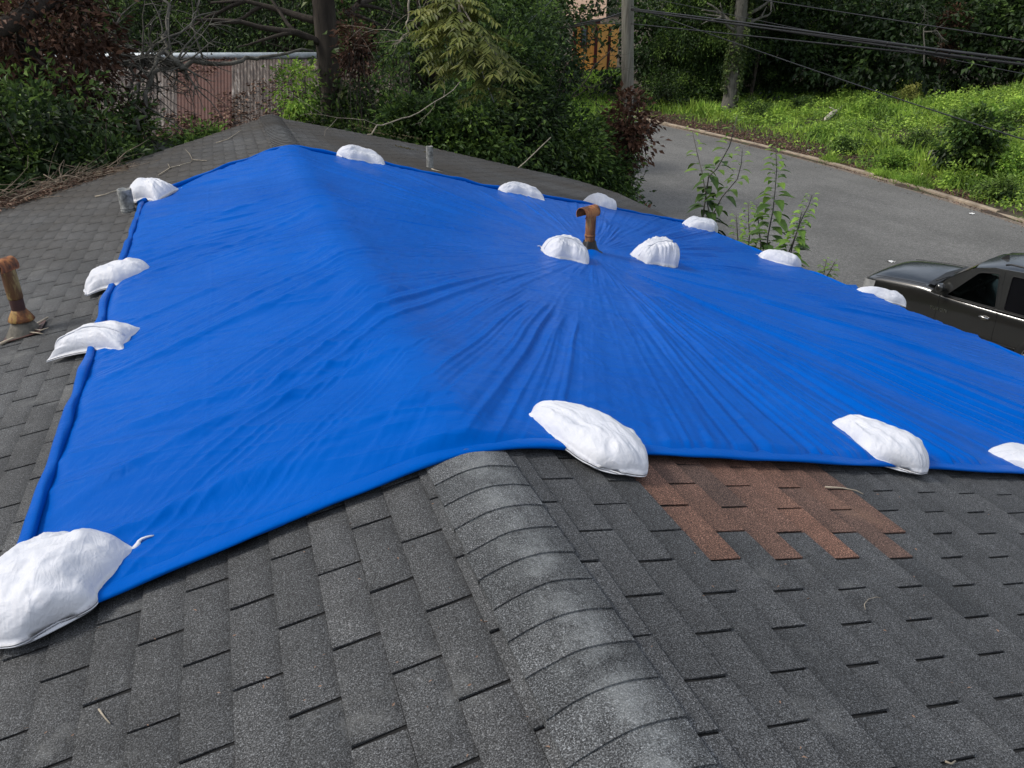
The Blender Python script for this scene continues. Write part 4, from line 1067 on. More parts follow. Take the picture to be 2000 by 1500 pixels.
for q in mains[1:]: m.tube(q, [.012, .009, .006, .003][:len(q)], 6)
m.build('hanging_limb', M['twig'], pec)
rs = random.Random(8); P, D, T, UPv = [], [], [], []
def compound(p, d, L):
    """one feather leaf: a drooping midrib carrying leaflets on both sides"""
    d = np.array(d, float); d /= np.linalg.norm(d); q = np.array(p, float); n = 8; tt = rs.uniform(.3, .9)
    for i in range(n):
        d = d + np.array([0, 0, -.09]); d /= np.linalg.norm(d); q = q + d * L / n
        sd = np.cross(d, [0, 0, 1.]); sd /= np.linalg.norm(sd) + 1e-6
        if i < 1: continue
        for sg in (-1, 1):
            P.append(q.copy()); D.append(sd * sg * .9 + d * .45 + np.array([0, 0, -.45 + rs.gauss(0, .1)])); T.append(tt + rs.gauss(0, .12)); UPv.append(np.array([0, 0, 1.]) + d * .3 + np.array([rs.gauss(0, .1) for _ in range(3)]))
    P.append(q.copy()); D.append(d); T.append(tt); UPv.append(np.array([0, 0, 1.]))
for q in mains:
    for i in range(1, len(q)):
        for _ in range(9):
            t = rs.random(); p = q[i - 1] + (q[i] - q[i - 1]) * t
            a = rs.uniform(0, 6.28); compound(p, (math.cos(a), math.sin(a), rs.uniform(-.1, .5)), rs.uniform(.34, .55))
leaves_mesh('leaflets', np.array(P), np.array(D), .150, M['leaf_olive'], pec, np.array(T) - .15, 3, .30, .05, up=np.array(UPv))

# ------------------------------------------------------------------ saplings by the eave
def ovate(m, T, p, d, L, tint, droop=.25, wid=.55):
    """one broad pointed leaf with a folded midrib"""
    d = np.array(d, float); d /= np.linalg.norm(d); sd = np.cross(d, [0, 0, 1.]); sd /= np.linalg.norm(sd) + 1e-6; up = np.cross(sd, d)
    V = [p]; prof = [(.2, .62), (.42, 1.), (.7, .72), (.9, .28)]
    mid = [p]
    for (t, w) in prof:
        c = p + d * L * t - np.array([0, 0, 1.]) * droop * L * t * t; mid.append(c)
        V += [c + sd * L * wid * .5 * w + up * L * .09 * w, c, c - sd * L * wid * .5 * w + up * L * .09 * w]
    V.append(p + d * L - np.array([0, 0, droop * L])); F = [(0, 1, 2), (0, 2, 3)]
    for i in range(3):
        a = 1 + 3 * i; F += [(a, a + 3, a + 4, a + 1), (a + 1, a + 4, a + 5, a + 2)]
    F += [(10, 13, 11), (11, 13, 12)]
    m.add(V, F); T += [tint] * len(F)
def sapling(label, stems, seed, leaf=.14, mat='leaf_bright', dist_x=None, bare=0., pair=.11, name='sapling', tops=True):
    """stems: lists of photo positions from top to the eave; they stand beside the eave on the ground"""
    rs = random.Random(seed); root = None; m = MB(); lm = MB(); T = []
    for st in stems:
        d0 = st[0][2]; P = [at_dist(a, b, d) for a, b, d in st][::-1]
        foot = P[0].copy(); gz = YARD_Z; 
        below = [np.array([P[0][0] + .05 * rs.gauss(0, 1), P[0][1], gz + (P[0][2] - gz) * t]) for t in (0, .4, .75)]
        Q = below + P; n = len(Q); m.tube(Q, [.016 - .012 * i / n for i in range(n)], 6)
        if root is None: root = empty(name, tuple(below[0]), label, 'sapling', 'saplings growing beside the eave')
        # leaves in opposite pairs down the stem
        segs = [np.linalg.norm(Q[i + 1] - Q[i]) for i in range(n - 1)]; tot = sum(segs); s = tot; lay = 0
        while s > max(0, tot - 2.8):
            k = 0; a = s
            while k < n - 2 and a > segs[k]: a -= segs[k]; k += 1
            p = Q[k] + (Q[k + 1] - Q[k]) * min(1, a / segs[k]); ax_ = Q[k + 1] - Q[k]; ax_ /= np.linalg.norm(ax_)
            age = (tot - s) / 2.0; ph = lay * 1.57 + rs.gauss(0, .3)
            for q in (0, math.pi):
                if rs.random() < bare: continue
                d = np.array([math.cos(ph + q), math.sin(ph + q), .35 - .5 * min(1, age)]); L = leaf * (.45 + .75 * min(1, age * 2.5)) * rs.uniform(.8, 1.2)
                pet = p + d * .04; m.tube([p, pet], [.002, .002], 4)
                ovate(lm, T, pet, d, L, min(1, max(0, .95 - age * .7 + rs.gauss(0, .12))), .2 + .5 * rs.random())
            lay += 1; s -= pair * rs.uniform(.7, 1.2) * (.6 + .5 * min(1, age * 2))
    m.build('stem', M['greybark'], root); o = lm.build('leaves', M[mat], root, False)
    a = o.data.attributes.new('tint', 'FLOAT', 'FACE'); a.data.foreach_set('value', np.array(T, dtype=np.float32)); return root
def ed(px, py): 
    """distance at which a photo column passes just outside the eave"""
    d = ray(px, py); t = (6.75 - CAM[0]) / d[0]; return math.hypot(d[0], d[1]) * t
E_ = lambda *l: [(a, b, ed(a, b)) for a, b in l]
sapling('sparse sapling with yellowing leaves and bare upright stems, leftmost by the eave', [E_((1352, 255), (1362, 300), (1372, 340), (1380, 390), (1390, 440)), E_((1440, 225), (1432, 260), (1425, 285), (1400, 330), (1384, 345)), E_((1450, 290), (1448, 320), (1440, 350), (1410, 385), (1392, 420))], 5, .22, 'leaf_mid', bare=.22, pair=.10)
sapling('tallest leafy sapling between the two sandbags on the street side', [E_((1515, 285), (1517, 330), (1514, 370), (1510, 410), (1500, 460), (1495, 520))], 6, .23, 'leaf_sap', pair=.07)
sapling('leafy sapling leaning right of the tallest one', [E_((1586, 382), (1580, 400), (1565, 430), (1550, 470), (1530, 520)), E_((1566, 415), (1560, 440), (1548, 480))], 7, .21, 'leaf_sap', pair=.07)
sapling('shorter leafy shoots left of the tallest sapling', [E_((1462, 398), (1462, 430), (1464, 460), (1460, 500)), E_((1438, 420), (1440, 450), (1442, 480)), E_((1478, 400), (1482, 440), (1486, 480))], 8, .19, 'leaf_sap', pair=.07)
sapling('small low shoot poking up between the two nearest street side sandbags', [E_((1614, 508), (1610, 530), (1604, 560)), E_((1630, 512), (1618, 535), (1606, 560))], 9, .17, 'leaf_sap', pair=.07)

# ------------------------------------------------------------------ weedy bank
def bank_points(n, seed, ymin=4, ymax=52, emax=30, e0=.25):
    rs = np.random.RandomState(seed); y = rs.uniform(ymin, ymax, n); e = rs.rand(n) ** .8 * emax + e0; x = kerb_x(y) + e
    # leave bare litter near the kerb at the far end
    bare = sstep(.1, .5, vnoise(x * .35, y * .35, 61) - .08) * 0
    pl = sstep(24, 34, y) * sstep(5.5, 1.5, e)
    keep = rs.rand(n) > pl * .93
    return x[keep], y[keep], e[keep], rs
def grass_tufts(name, label, n, hgt, mat, seed, w=.03, spread=.5, ymin=4, ymax=52, emax=30, dens=(.3, .3), e0=.25):
    x, y, e, rs = bank_points(n, seed, ymin, ymax, emax, e0)
    nz = vnoise(x * dens[0], y * dens[0], seed + 1) + .5 * vnoise(x * 1.3, y * 1.3, seed + 2); k = nz > dens[1] - .6; x, y, nz, e_k = x[k], y[k], nz[k], e[k]
    m = len(x); z = ground_h(x, y); P = np.stack([x, y, z], 1)
    D = np.stack([rs.normal(0, spread, m), rs.normal(0, spread, m), np.ones(m)], 1)
    H = hgt * (.65 + .75 * nz) ; T = np.clip(.68 + .35 * vnoise(x * .5, y * .5, seed + 3) + rs.normal(0, .2, m), 0, 1)
    o = leaves_mesh(name, P, D, np.clip(H * np.clip(.4 + e_k / 3, .4, 1), .12, 2), M[mat], None, T, seed, w, .03, up=rs.normal(0, 1, (m, 3)) * [1, 1, .2]); set_props(o, label, name.replace('_', ' '), kind='stuff'); return o
grass_tufts('grass', 'long bright green grass and weeds covering the bank across the road', 95000, .65, 'leaf_bright', 70, .12, .5)
_g = grass_tufts('grass', 'tufts of grass hanging over the kerb at its near end', 9000, .62, 'leaf_bright', 73, .10, .9, 6, 30, .6, (.5, .55), -.05)
def weed_cover(name, label, n, mat, seed, hmax, leaf, dens):
    x, y, e, rs = bank_points(n, seed); nz = vnoise(x * .45, y * .45, seed + 1) + .5 * vnoise(x * 1.7, y * 1.7, seed + 2)
    k = nz > dens; x, y, nz, e = x[k], y[k], nz[k], e[k]; m = len(x); z = ground_h(x, y)
    H = hmax * np.clip(.35 + .8 * nz, .15, 1.3) * np.clip(.35 + e / 4, 0, 1)
    P = np.stack([x, y, z + H * rs.rand(m) ** .6], 1); D = rs.normal(0, 1, (m, 3)); D[:, 2] = D[:, 2] * .4
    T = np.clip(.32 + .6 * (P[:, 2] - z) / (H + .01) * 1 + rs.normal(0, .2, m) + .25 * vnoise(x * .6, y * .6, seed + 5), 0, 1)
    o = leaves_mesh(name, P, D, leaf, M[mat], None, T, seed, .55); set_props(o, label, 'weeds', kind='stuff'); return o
weed_cover('weeds', 'leafy green weeds growing through the grass of the bank', 130000, 'leaf_bright', 80, .9, .17, -.45)
weed_cover('weeds', 'darker broad leaved weeds in patches on the bank', 60000, 'leaf_mid', 85, .95, .17, .15)
# pale small flowers
x, y, e, rsn = bank_points(900, 95, 6, 34); k = vnoise(x * .4, y * .4, 96) > 0; x, y = x[k], y[k]; z = ground_h(x, y) + rsn.uniform(.35, .8, len(x))
M['flower'] = plain('pale_flower', (.55, .55, .25), .7); fo_ = leaves_mesh('wildflowers', np.stack([x, y, z], 1), rsn.normal(0, 1, (len(x), 3)), .07, M['flower'], None, None, 1, .9); set_props(fo_, 'scattered tiny pale flowers among the bank weeds', 'wildflowers', kind='stuff')
# leaf litter by the kerb and in the yard
rsn = np.random.RandomState(99); n = 16000; y = rsn.uniform(20, 50, n); e = np.abs(rsn.normal(0, 2.6, n)) + .15; x = kerb_x(y) + e; 
P = np.stack([x, y, ground_h(x, y) + .02], 1); D = rsn.normal(0, 1, (n, 3)) * [1, 1, .35]
o = leaves_mesh('fallen_leaves', P, D, .11, M['leaf_litter'], None, None, 2, .6); set_props(o, 'brown fallen leaves on the bare strip behind the kerb', 'fallen leaves', kind='stuff')
n = 2600; y = rsn.uniform(2, 45, n); e = -np.abs(rsn.normal(0, .16, n)) - .02 - .9 * (rsn.rand(n) < .12) * rsn.rand(n); x = kerb_x(y) + e
yy = np.where(rsn.rand(n) < .35, rsn.normal(11.5, 2.2, n), y); x = np.where(yy == y, x, kerb_x(yy) - np.abs(rsn.normal(0, .6, n)) - .1)
P = np.stack([x, yy, np.full(n, ROAD_Z + .03)], 1); D = rsn.normal(0, 1, (n, 3)) * [1, 1, .2]
o = leaves_mesh('gutter_leaves', P, D, .07, M['leaf_litter'], None, rsn.uniform(.2, 1, n), 3, .6); set_props(o, 'thin line of brown leaves and grit along the gutter', 'fallen leaves', kind='stuff')
n = 15000; x = rsn.uniform(-16, 12, n); y = rsn.uniform(12, 34, n); P = np.stack([x, y, ground_h(x, y) + .02], 1)
o = leaves_mesh('yard_litter', P, rsn.normal(0, 1, (n, 3)) * [1, 1, .3], .12, M['leaf_litter'], None, None, 5, .6); set_props(o, 'brown leaf litter on the shaded ground behind the house', 'leaf litter', kind='stuff')
# star leaved shrub and other marked plants of the bank
sx, sy = on_z(1885, 330, -4.2)[:2]
tree('dark star leaved shrub standing alone on the bright bank', 'shrub', (sx, sy), 3, (0, 0, 1.5), (1.2, 1.2, 1.5), 400, 'leaf_mid', .22, 90, 60, name='shrub', trunk_r=.04, clr=.35, shell=.35, aspect=.6)
sx2, sy2 = on_z(1895, 300, -3.8)[:2]
tree('pale yellow green shoots behind the star leaved shrub', 'shrub', (sx2, sy2), 3, (0, 0, 2.4), (1.0, .8, .5), 401, 'leaf_bright', .2, 30, 40, name='shrub', trunk_r=.03, clr=.35, aspect=.6)
sx2, sy2 = on_z(1960, 330, -4.0)[:2]
tree('clump of yellow green leaves low on the bank at the right edge', 'shrub', (sx2, sy2), 3, (0, 0, .7), (.9, .9, .6), 402, 'leaf_bright', .15, 26, 50, name='shrub', trunk_r=.03, clr=.3, aspect=.6)
sx2, sy2 = on_z(1590, 262, -4.2)[:2]
tree('small lime green seedling on the bare litter strip', 'shrub', (sx2, sy2), 3, (0, 0, .6), (.25, .25, .45), 403, 'leaf_bright', .13, 9, 40, name='shrub', trunk_r=.02, clr=.2, aspect=.6)
WG = 'tall weed clumps on the bank'
for i, (px, py, R, h, mt, lb) in enumerate([(1650, 300, .55, .5, 'leaf_mid', 'weed clump spilling over the kerb left of the bank middle'), (1735, 335, .7, .55, 'leaf_bright', 'bright weed clump beside the kerb below the star leaved shrub'),
    (1790, 300, .8, .75, 'leaf_mid', 'dark green weed clump left of the stump'), (1700, 235, .8, .9, 'leaf_bright', 'tall bright weeds right of the bleached log'), (1560, 225, .8, .8, 'leaf_mid', 'weed clump left of the bleached log'),
    (1480, 235, .7, .7, 'leaf_mid', 'low weeds right of the ivy covered trunk foot'), (1770, 215, .9, 1.0, 'leaf_olive', 'yellowish tall weeds at the middle of the bank'), (1960, 390, .8, .5, 'leaf_mid', 'weed clump over the kerb at the right edge'),
    (1985, 250, 1.0, .9, 'leaf_bright', 'tall bright weeds at the right edge of the bank'), (1870, 365, .6, .4, 'leaf_bright', 'low grass clump by the kerb under the star leaved shrub')]):
    tree(lb, 'weeds', on_ground(px, py)[:2], 2, (0, 0, h * .7), (R * 1.3, R * 1.3, h), 420 + i, mt, .15, 34, 60, name='weed_clump', trunk_r=.015, clr=.32, group=WG, shell=.2)
# kerb in cast sections
kys = np.linspace(-8, 70, 79); km = MB()
for i in range(len(kys) - 1):
    y0, y1 = kys[i], kys[i + 1] - .012; zz = 2.0 * sstep(52, 95, y0)
    sec = [(0, -.1), (.0, .10), (.035, .135), (.17, .14), (.17, -.1)]; V = []
    dz = .035 * mn.noise(Vector((i * 1.7, 0, 0))) - (.07 if i in (17, 21, 22, 26, 33, 41) else 0)
    for y in (y0, y1):
        k = float(kerb_x(y)); V += [(k + a, y, ROAD_Z + zz + b + dz) for a, b in sec]
    km.add(V, [(j, j + 1, j + 6, j + 5) for j in range(4)] + [(0, 4, 3, 2, 1), (5, 6, 7, 8, 9)])
kb = km.build('kerb', M['concrete'], None, False); set_props(kb, kind='structure')
gm = MB()
for i in range(len(kys) - 1):
    y0, y1 = kys[i], kys[i + 1]; V = []
    for y in (y0, y1):
        k = float(kerb_x(y)); zz = 2.0 * sstep(52, 95, y); V += [(k - .38, y, ROAD_Z + zz + .006), (k - .002, y, ROAD_Z + zz + .008)]
    gm.add(V, [(0, 1, 3, 2)])
gu = gm.build('gutter', plain('gutter_grit', (.17, .14, .11), .95, 0, .4, 4, .01), None, False); set_props(gu, kind='structure')
# fallen log, stump, litter
lg = MB(); A = on_z(1618, 228, -4.0); 
P = [on_z(1614, 232, -3.95) + [0, 0, .0], on_z(1632, 221, -3.92) + [0, 0, .12], on_z(1652, 210, -3.9) + [0, 0, .22]]
lg.tube([P[0] - (P[1] - P[0]) * .15, P[0], (P[0] + P[1]) / 2 + [0, 0, .03], P[1], P[2]], [.03, .14, .16, .12, .05], 9); lg.tube([P[1], P[1] + [-.5, .1, .25]], [.07, .03], 7)
o = lg.build('log', plain('bleached_log', (.42, .38, .32), .85, 0, .35, 9, .02)); set_props(o, 'bleached broken log lying in the weeds of the bank', 'log')
st = MB(); c = on_z(1824, 316, -4.35); st.tube([c - [0, 0, .3], c + [0, 0, .1], c + [0, 0, .45], c + [0, 0, .5]], [.36, .33, .3, .2], 12); o = st.build('stump', M['greybark']); set_props(o, 'grey stump half hidden in weeds near the kerb', 'stump')
for (px, py, lb) in ((1897, 418, 'crumpled white paper scrap on the road near the right edge'), (1740, 512, 'small white scrap on the road in front of the car'), (1580, 294, 'pale scrap of litter just behind the kerb')):
    c = on_z(px, py, ROAD_Z + (.02 if py > 300 else .25)); m = MB(); rs = random.Random(px); V = []
    for i in range(5):
        for j in range(4): V.append(c + np.array([(i - 2) * .05, (j - 1.5) * .05, rs.uniform(0, .05)]))
    m.add(V, [(i * 4 + j, i * 4 + j + 1, (i + 1) * 4 + j + 1, (i + 1) * 4 + j) for i in range(4) for j in range(3)]); o = m.build('paper_scrap', plain('white_paper', (.7, .7, .68), .8), None, False); set_props(o, lb, 'litter')

# ------------------------------------------------------------------ shed with a rusty roof
def rusty_roof_mat():
    m, nt, b = new_mat('rusty_tin'); v = coord(nt); sp = nt.nodes.new('ShaderNodeSeparateXYZ'); nt.links.new(v, sp.inputs[0])
    pan = tex(nt, coord(nt, (1.05, .08, .08)), 1.0, 0, 0, 'ShaderNodeTexVoronoi', 1)
    sheet = attr(nt, 'tint')
    streak = tex(nt, coord(nt, (5, .5, .5)), 2.2, 6, .75); sp2 = tex(nt, v, 3.5, 6, .7)
    silver = ramp(nt, streak, [(.4, (.030, .022, .018)), (.54, (.085, .065, .052)), (.66, (.26, .235, .21))])
    rust = ramp(nt, sp2, [(.3, (.035, .016, .011)), (.55, (.085, .028, .016)), (.8, (.10, .05, .035))])
    c = mix(nt, ramp(nt, sheet, [(.30, 0), (.32, 1)]), rust, silver)
    c = mix(nt, ramp(nt, sp2, [(.5, 0), (.68, .75)]), c, (.05, .028, .02))
    nt.links.new(c, b.inputs['Base Color']); b.inputs['Roughness'].default_value = .75; b.inputs['Metallic'].default_value = .0
    nt.links.new(bump(nt, streak, .3, .01), b.inputs['Normal']); return m
E0, E1 = at_dist(60, 285, 22.5), at_dist(800, 262, 22.5)
E0[2] = E1[2] = (at_dist(300, 268, 22.5))[2]; ez = E0[2]
R0, R1 = at_dist(60, 128, 27.5), at_dist(800, 100, 27.5); R0[2] = R1[2] = at_dist(400, 112, 27.5)[2]
shed = empty('shed', tuple((E0 + E1) / 2 * [1, 1, 0] + [0, 0, YARD_Z]), 'old shed with a rusty corrugated tin roof and grey green walls', 'shed')
ncor = 900; V = []; Tn = []; rsn = np.random.RandomState(6); Lw = np.linalg.norm(E1 - E0); npan = int(Lw / .66); pt = rsn.rand(npan + 2)
pt = np.where(pt < .1, .1, pt); 
for i in range(npan + 2):
    u = i / (npan + 1); pxu = 60 + 740 * u
    pt[i] = .1 if (280 < pxu < 390 and (i % 2 == 0 or pxu > 300)) or pxu < 120 else .6
nv = 7
U1 = (E1 - E0) / Lw
for i in range(ncor + 1):
    t = i / ncor; w = .007 * math.sin(t * Lw / .08 * 2 * math.pi)
    for j in range(nv):
        s = j / (nv - 1); P = (E0 * (1 - t) + E1 * t) * (1 - s) + (R0 * (1 - t) + R1 * t) * s; V.append(P + np.array([0, 0, w + .03 * mn.noise(Vector((t * 20, s * 2, 0)))]))
F = grid_faces(ncor + 1, nv); tint = np.array([pt[min(npan, int((k // (nv - 1)) / ncor * Lw / .66))] for k in range(len(F))])
np_mesh('tin_roof', np.array(V), F, rusty_roof_mat(), shed, face_attr={'tint': tint})
m = MB(); m.tube([R0 + [0, 0, .06], R1 + [0, 0, .06]], .10, 8); m.build('ridge_flashing', plain('pale_tin', (.42, .46, .48), .5, .3, .2), shed)
m = MB(); back = (R0 - E0) * [1, 1, 0]; back /= np.linalg.norm(back)
for s0, s1 in ((0, 1),):
    a, b_ = E0 + back * .25, E1 + back * .25
    m.add([(*a[:2], YARD_Z - .4), (*b_[:2], YARD_Z - .4), (*b_[:2], ez + .02), (*a[:2], ez + .02)], [(0, 1, 2, 3)])
    a2, b2 = R0, R1; m.add([(*a[:2], YARD_Z - .4), (*a2[:2], YARD_Z - .4), (*a2[:2], R0[2] - .05), (*a[:2], ez)], [(0, 1, 2, 3)]); m.add([(*b_[:2], YARD_Z - .4), (*b2[:2], YARD_Z - .4), (*b2[:2], R0[2] - .05), (*b_[:2], ez)], [(0, 1, 2, 3)])
    m.add([(*a2[:2], YARD_Z - .4), (*b2[:2], YARD_Z - .4), (*b2[:2], R0[2] - .05), (*a2[:2], R0[2] - .05)], [(0, 1, 2, 3)])
    for k in range(9):                               # lapped boards
        z = ez - .12 - k * .2; m.add([a + [0, 0, z - a[2]] - back * .012, b_ + [0, 0, z - b_[2]] - back * .012, b_ + [0, 0, z - .19 - b_[2]] - back * .035, a + [0, 0, z - .19 - a[2]] - back * .035], [(0, 1, 2, 3)])
m.build('wall', plain('green_grey_boards', (.11, .125, .12), .8, 0, .2, 3), shed, False)
m = MB(); wp = at_dist(292, 290, 22.5); m.box(wp + back * .2, (.7, .12, .5), np.array([[U1[0], -U1[1], 0], [U1[1], U1[0], 0], [0, 0, 1]])); m.build('window', plain('dark_pane', (.02, .022, .024), .2), shed, False)
# leaves on the tin roof
n = 5200; u = rsn.rand(n); v = np.clip(rsn.rand(n) ** 1.8, 0, 1); k = vnoise(u * 14, v * 5, 44) + .5 * (.5 - v) > -.05; u, v = u[k], v[k]
P = (E0 * (1 - u[:, None]) + E1 * u[:, None]) * (1 - v[:, None]) + (R0 * (1 - u[:, None]) + R1 * u[:, None]) * v[:, None] + [0, 0, .05]
o = leaves_mesh('roof_leaves', P, rsn.normal(0, 1, (len(P), 3)) * [1, 1, .3], .13, M['leaf_litter'], None, None, 8, .55); set_props(o, 'brown fallen leaves drifted on the rusty tin roof', 'fallen leaves', kind='stuff')

# ------------------------------------------------------------------ orange cottage up the road
D_ = 80.
c0 = at_dist(1120, 140, D_); c1 = at_dist(1161, 140, D_); c2 = at_dist(1204, 138, D_ + 3.)
cz = float(c0[2]); ch = at_dist(1150, 47, D_)[2]
cot = empty('cottage', tuple(c1), 'orange boarded cottage with dark red trim up the road beside the utility pole', 'house')
M['orange'] = plain('orange_boards', (.80, .40, .10), .8, 0, .12, 2, stretch=(1, 1, .2)); M['redtrim'] = plain('dark_red_trim', (.085, .012, .012), .6)
M['tanroof'] = plain('tan_roof', (.42, .29, .21), .9, 0, .2, 5)
def wallseg(m, a, b, z0, z1, th=.2):
    d = (b - a) * [1, 1, 0]; L = np.linalg.norm(d); d /= L; nn = np.array([-d[1], d[0], 0]); c = (a + b) / 2; c = np.array([c[0], c[1], (z0 + z1) / 2]) + nn * th / 2
    m.box(c, (L, th, z1 - z0), np.array([[d[0], -d[1], 0], [d[1], d[0], 0], [0, 0, 1]]))
m = MB(); wallseg(m, c0, c1, cz - 1.2, ch); wallseg(m, c1, c2, cz - 1.2, ch)
dd = (c1 - c0) * [1, 1, 0]; dd /= np.linalg.norm(dd); nn = np.array([-dd[1], dd[0], 0])
for k in range(9):                                   # board battens
    p = c0 + (c1 - c0) * (k + .5) / 9; m.box((p[0] - nn[0] * .02, p[1] - nn[1] * .02, (cz + ch) / 2), (.04, .05, ch - cz - .1))
wallseg(m, c0 + nn * 5, c1 + nn * 5, cz - 1.2, ch); wallseg(m, c0, c0 + nn * 5, cz - 1.2, ch); m.build('wall', M['orange'], cot, False)
m = MB()
for p in (c1, c0, c1 + (c2 - c1) * .58): m.box((p[0] - nn[0] * .06, p[1] - nn[1] * .06, (cz + ch) / 2 - .2), (.30, .12, ch - cz))
wallseg(m, c0 - nn * .35, c1 - nn * .35 + dd * .3, ch, ch + .35, .1); m.build('trim', M['redtrim'], cot, False)
wq = at_dist(1141, 72, D_ - .15); m = MB(); R2 = np.array([[dd[0], -dd[1], 0], [dd[1], dd[0], 0], [0, 0, 1]]); m.box(wq, (.62, .10, 1.9), R2); wf = m.build('window', M['redtrim'], cot, False)
m = MB(); m.box(wq - nn * .055, (.34, .03, 1.35), R2); m.build('pane', plain('cottage_glass', (.10, .13, .16), .15), wf, False)
m = MB(); rt0 = at_dist(1100, -20, D_ + 6); rt1 = at_dist(1200, -30, D_ + 6)
a, b_ = c0 - nn * .5 - dd * 1, c1 - nn * .5 + dd * .8; a = np.array([a[0], a[1], ch + .3]); b_ = np.array([b_[0], b_[1], ch + .3])
r0_ = a + nn * 5 + [0, 0, 5.2]; r1_ = b_ + nn * 5 + [0, 0, 5.2]
m.add([a, b_, r1_, r0_, a + [0, 0, .15], b_ + [0, 0, .15], r1_ + [0, 0, .15], r0_ + [0, 0, .15]], [(3, 2, 1, 0), (4, 5, 6, 7), (0, 1, 5, 4), (1, 2, 6, 5), (0, 4, 7, 3)])
m.build('roof', M['tanroof'], cot, False)
m = MB(); cpt = c1 + (c2 - c1) * .45; wallseg(m, c1 - nn * .12 + dd * .6, cpt - nn * .12, cz + 1.4, cz + 1.5, .1); m.build('porch_rail', M['orange'], cot, False)
# cottage lawn
lw = np.random.RandomState(3); n = 9000; Pc = np.array([at_dist(px_, 150, d__) for px_, d__ in zip(lw.uniform(1100, 1225, n), lw.uniform(50, 79, n))]); z = ground_h(Pc[:, 0], Pc[:, 1])
P = np.stack([Pc[:, 0], Pc[:, 1], z], 1); D = np.stack([lw.normal(0, .5, n), lw.normal(0, .5, n), np.ones(n)], 1)
o = leaves_mesh('lawn_grass', P, D, .5, M['leaf_bright'], None, None, 4, .3); set_props(o, 'green lawn grass in front of the orange cottage', 'grass', kind='stuff')

# ------------------------------------------------------------------ utility pole and cables
pb = at_dist(1227, 380, 29.); pb[2] = ROAD_Z - .1; pt_ = at_dist(1226.5, -260, 29.)
pole = empty('utility_pole', tuple(pb), 'weathered wooden utility pole beside the road', 'utility pole')
m = MB(); m.tube([pb, pb + (pt_ - pb) * .3, pb + (pt_ - pb) * .6, pt_], [.225, .215, .205, .18], 16); m.build('shaft', M['pole'], pole)
def cable_curve(label, pts, r, bundle=1, clamps=0):
    P = [at_dist(a, b, d) for a, b, d in pts]; n = 60; m = MB(); rs = random.Random(int(pts[0][1]))
    A = np.array(P); tt = np.linspace(0, 1, len(P)); T = np.linspace(0, 1, n)
    co = [np.polyfit(tt, A[:, k], min(2, len(P) - 1)) for k in range(3)]
    Q = np.stack([np.polyval(c, T) for c in co], 1); q1 = []
    for k in range(bundle):
        off = np.stack([np.zeros(n), .5 * r * np.sin(T * 30 + k * 2.1), r * 1.3 * (k - (bundle - 1) / 2) + r * .8 * np.sin(T * 9 + k * 3)], 1) if bundle > 1 else 0
        m.tube(list(Q + off), r, 6)
    for k in range(clamps):
        i = rs.randint(18, n - 3); m.tube([Q[i] + [0, 0, r * 1.5], Q[i] - [0, 0, r * 1.5]], r * 1.1, 6)
    o = m.build('cable', M['cable']); set_props(o, label, 'cable', 'overhead cables')
    return o
cable_curve('thick twisted black cable bundle from the pole to the right picture edge', [(1228, 18, 28.8), (1640, 72, 19), (2020, 124, 14), (2300, 150, 11)], .022, 3, 6)
cable_curve('single black cable just below the thick bundle', [(1228, 46, 28.8), (1640, 88, 19), (2020, 128, 14), (2300, 158, 11)], .016, 1, 3)
cable_curve('thin high cable across the trees at the top right', [(1228, -40, 28.8), (1640, 22, 20), (2020, 84, 14), (2300, 130, 11)], .010)
cable_curve('thin dark wire between the high cable and the bundle', [(1228, -12, 28.8), (1560, 55, 22), (2020, 150, 15), (2300, 200, 12)], .007)
cable_curve('lowest thin wire slanting down over the bank', [(1228, 10, 28.8), (1640, 155, 19), (2020, 276, 14), (2300, 340, 11)], .011)
cable_curve('cable bundle leaving the pole to the left past the cottage', [(1228, 20, 28.8), (1170, 38, 31), (1118, 52, 34), (1050, 62, 38)], .024, 2)
cable_curve('thin wire left of the pole below the bundle', [(1228, 47, 28.8), (1180, 46, 31), (1118, 50, 34), (1050, 58, 38)], .011)
cable_curve('pale service wire running down through the bushes at the top centre', [(1228, -150, 28.8), (1080, 0, 22), (967, 103, 17), (900, 160, 15)], .008)

# ------------------------------------------------------------------ parked car
CX, CY, CZ, CH = 13.406, 12.194, ROAD_Z + .012, 1.8525
def car_paint():
    m, nt, b = new_mat('dark_car_paint'); b.inputs['Base Color'].default_value = (.009, .0095, .009, 1); b.inputs['Metallic'].default_value = .15
    b.inputs['Roughness'].default_value = .28; b.inputs['Coat Weight'].default_value = 1.; b.inputs['Coat IOR'].default_value = 1.85; b.inputs['Coat Roughness'].default_value = .14
    n = tex(nt, coord(nt), 2.5, 5, .6); nt.links.new(ramp(nt, n, [(.4, .36), (.75, .5)]), b.inputs['Roughness']); return m
M['paint'] = car_paint()
M['chrome'] = plain('chrome', (.6, .6, .6), .12, 1., .02); M['rubber'] = plain('black_rubber', (.010, .010, .010), .7); M['blackplastic'] = plain('black_plastic', (.012, .012, .012), .45)
mg, nt, b = new_mat('tinted_glass'); b.inputs['Base Color'].default_value = (.35, .42, .40, 1); b.inputs['Roughness'].default_value = .02; b.inputs['Transmission Weight'].default_value = 1.; b.inputs['IOR'].default_value = 1.15; M['glass'] = mg
M['privacy'] = plain('privacy_glass', (.004, .004, .005), .05, 0, .1); M['lamp'] = plain('headlamp_lens', (.45, .46, .46), .12, .3, .2); M['amber'] = plain('amber_lens', (.5, .12, .02), .2)
M['interior'] = plain('grey_interior', (.07, .07, .07), .8); M['rim'] = plain('alloy', (.35, .35, .35), .3, .9)
car = empty('parked_car', (CX, CY, CZ), 'dark olive black four door utility car parked on the street', 'car')
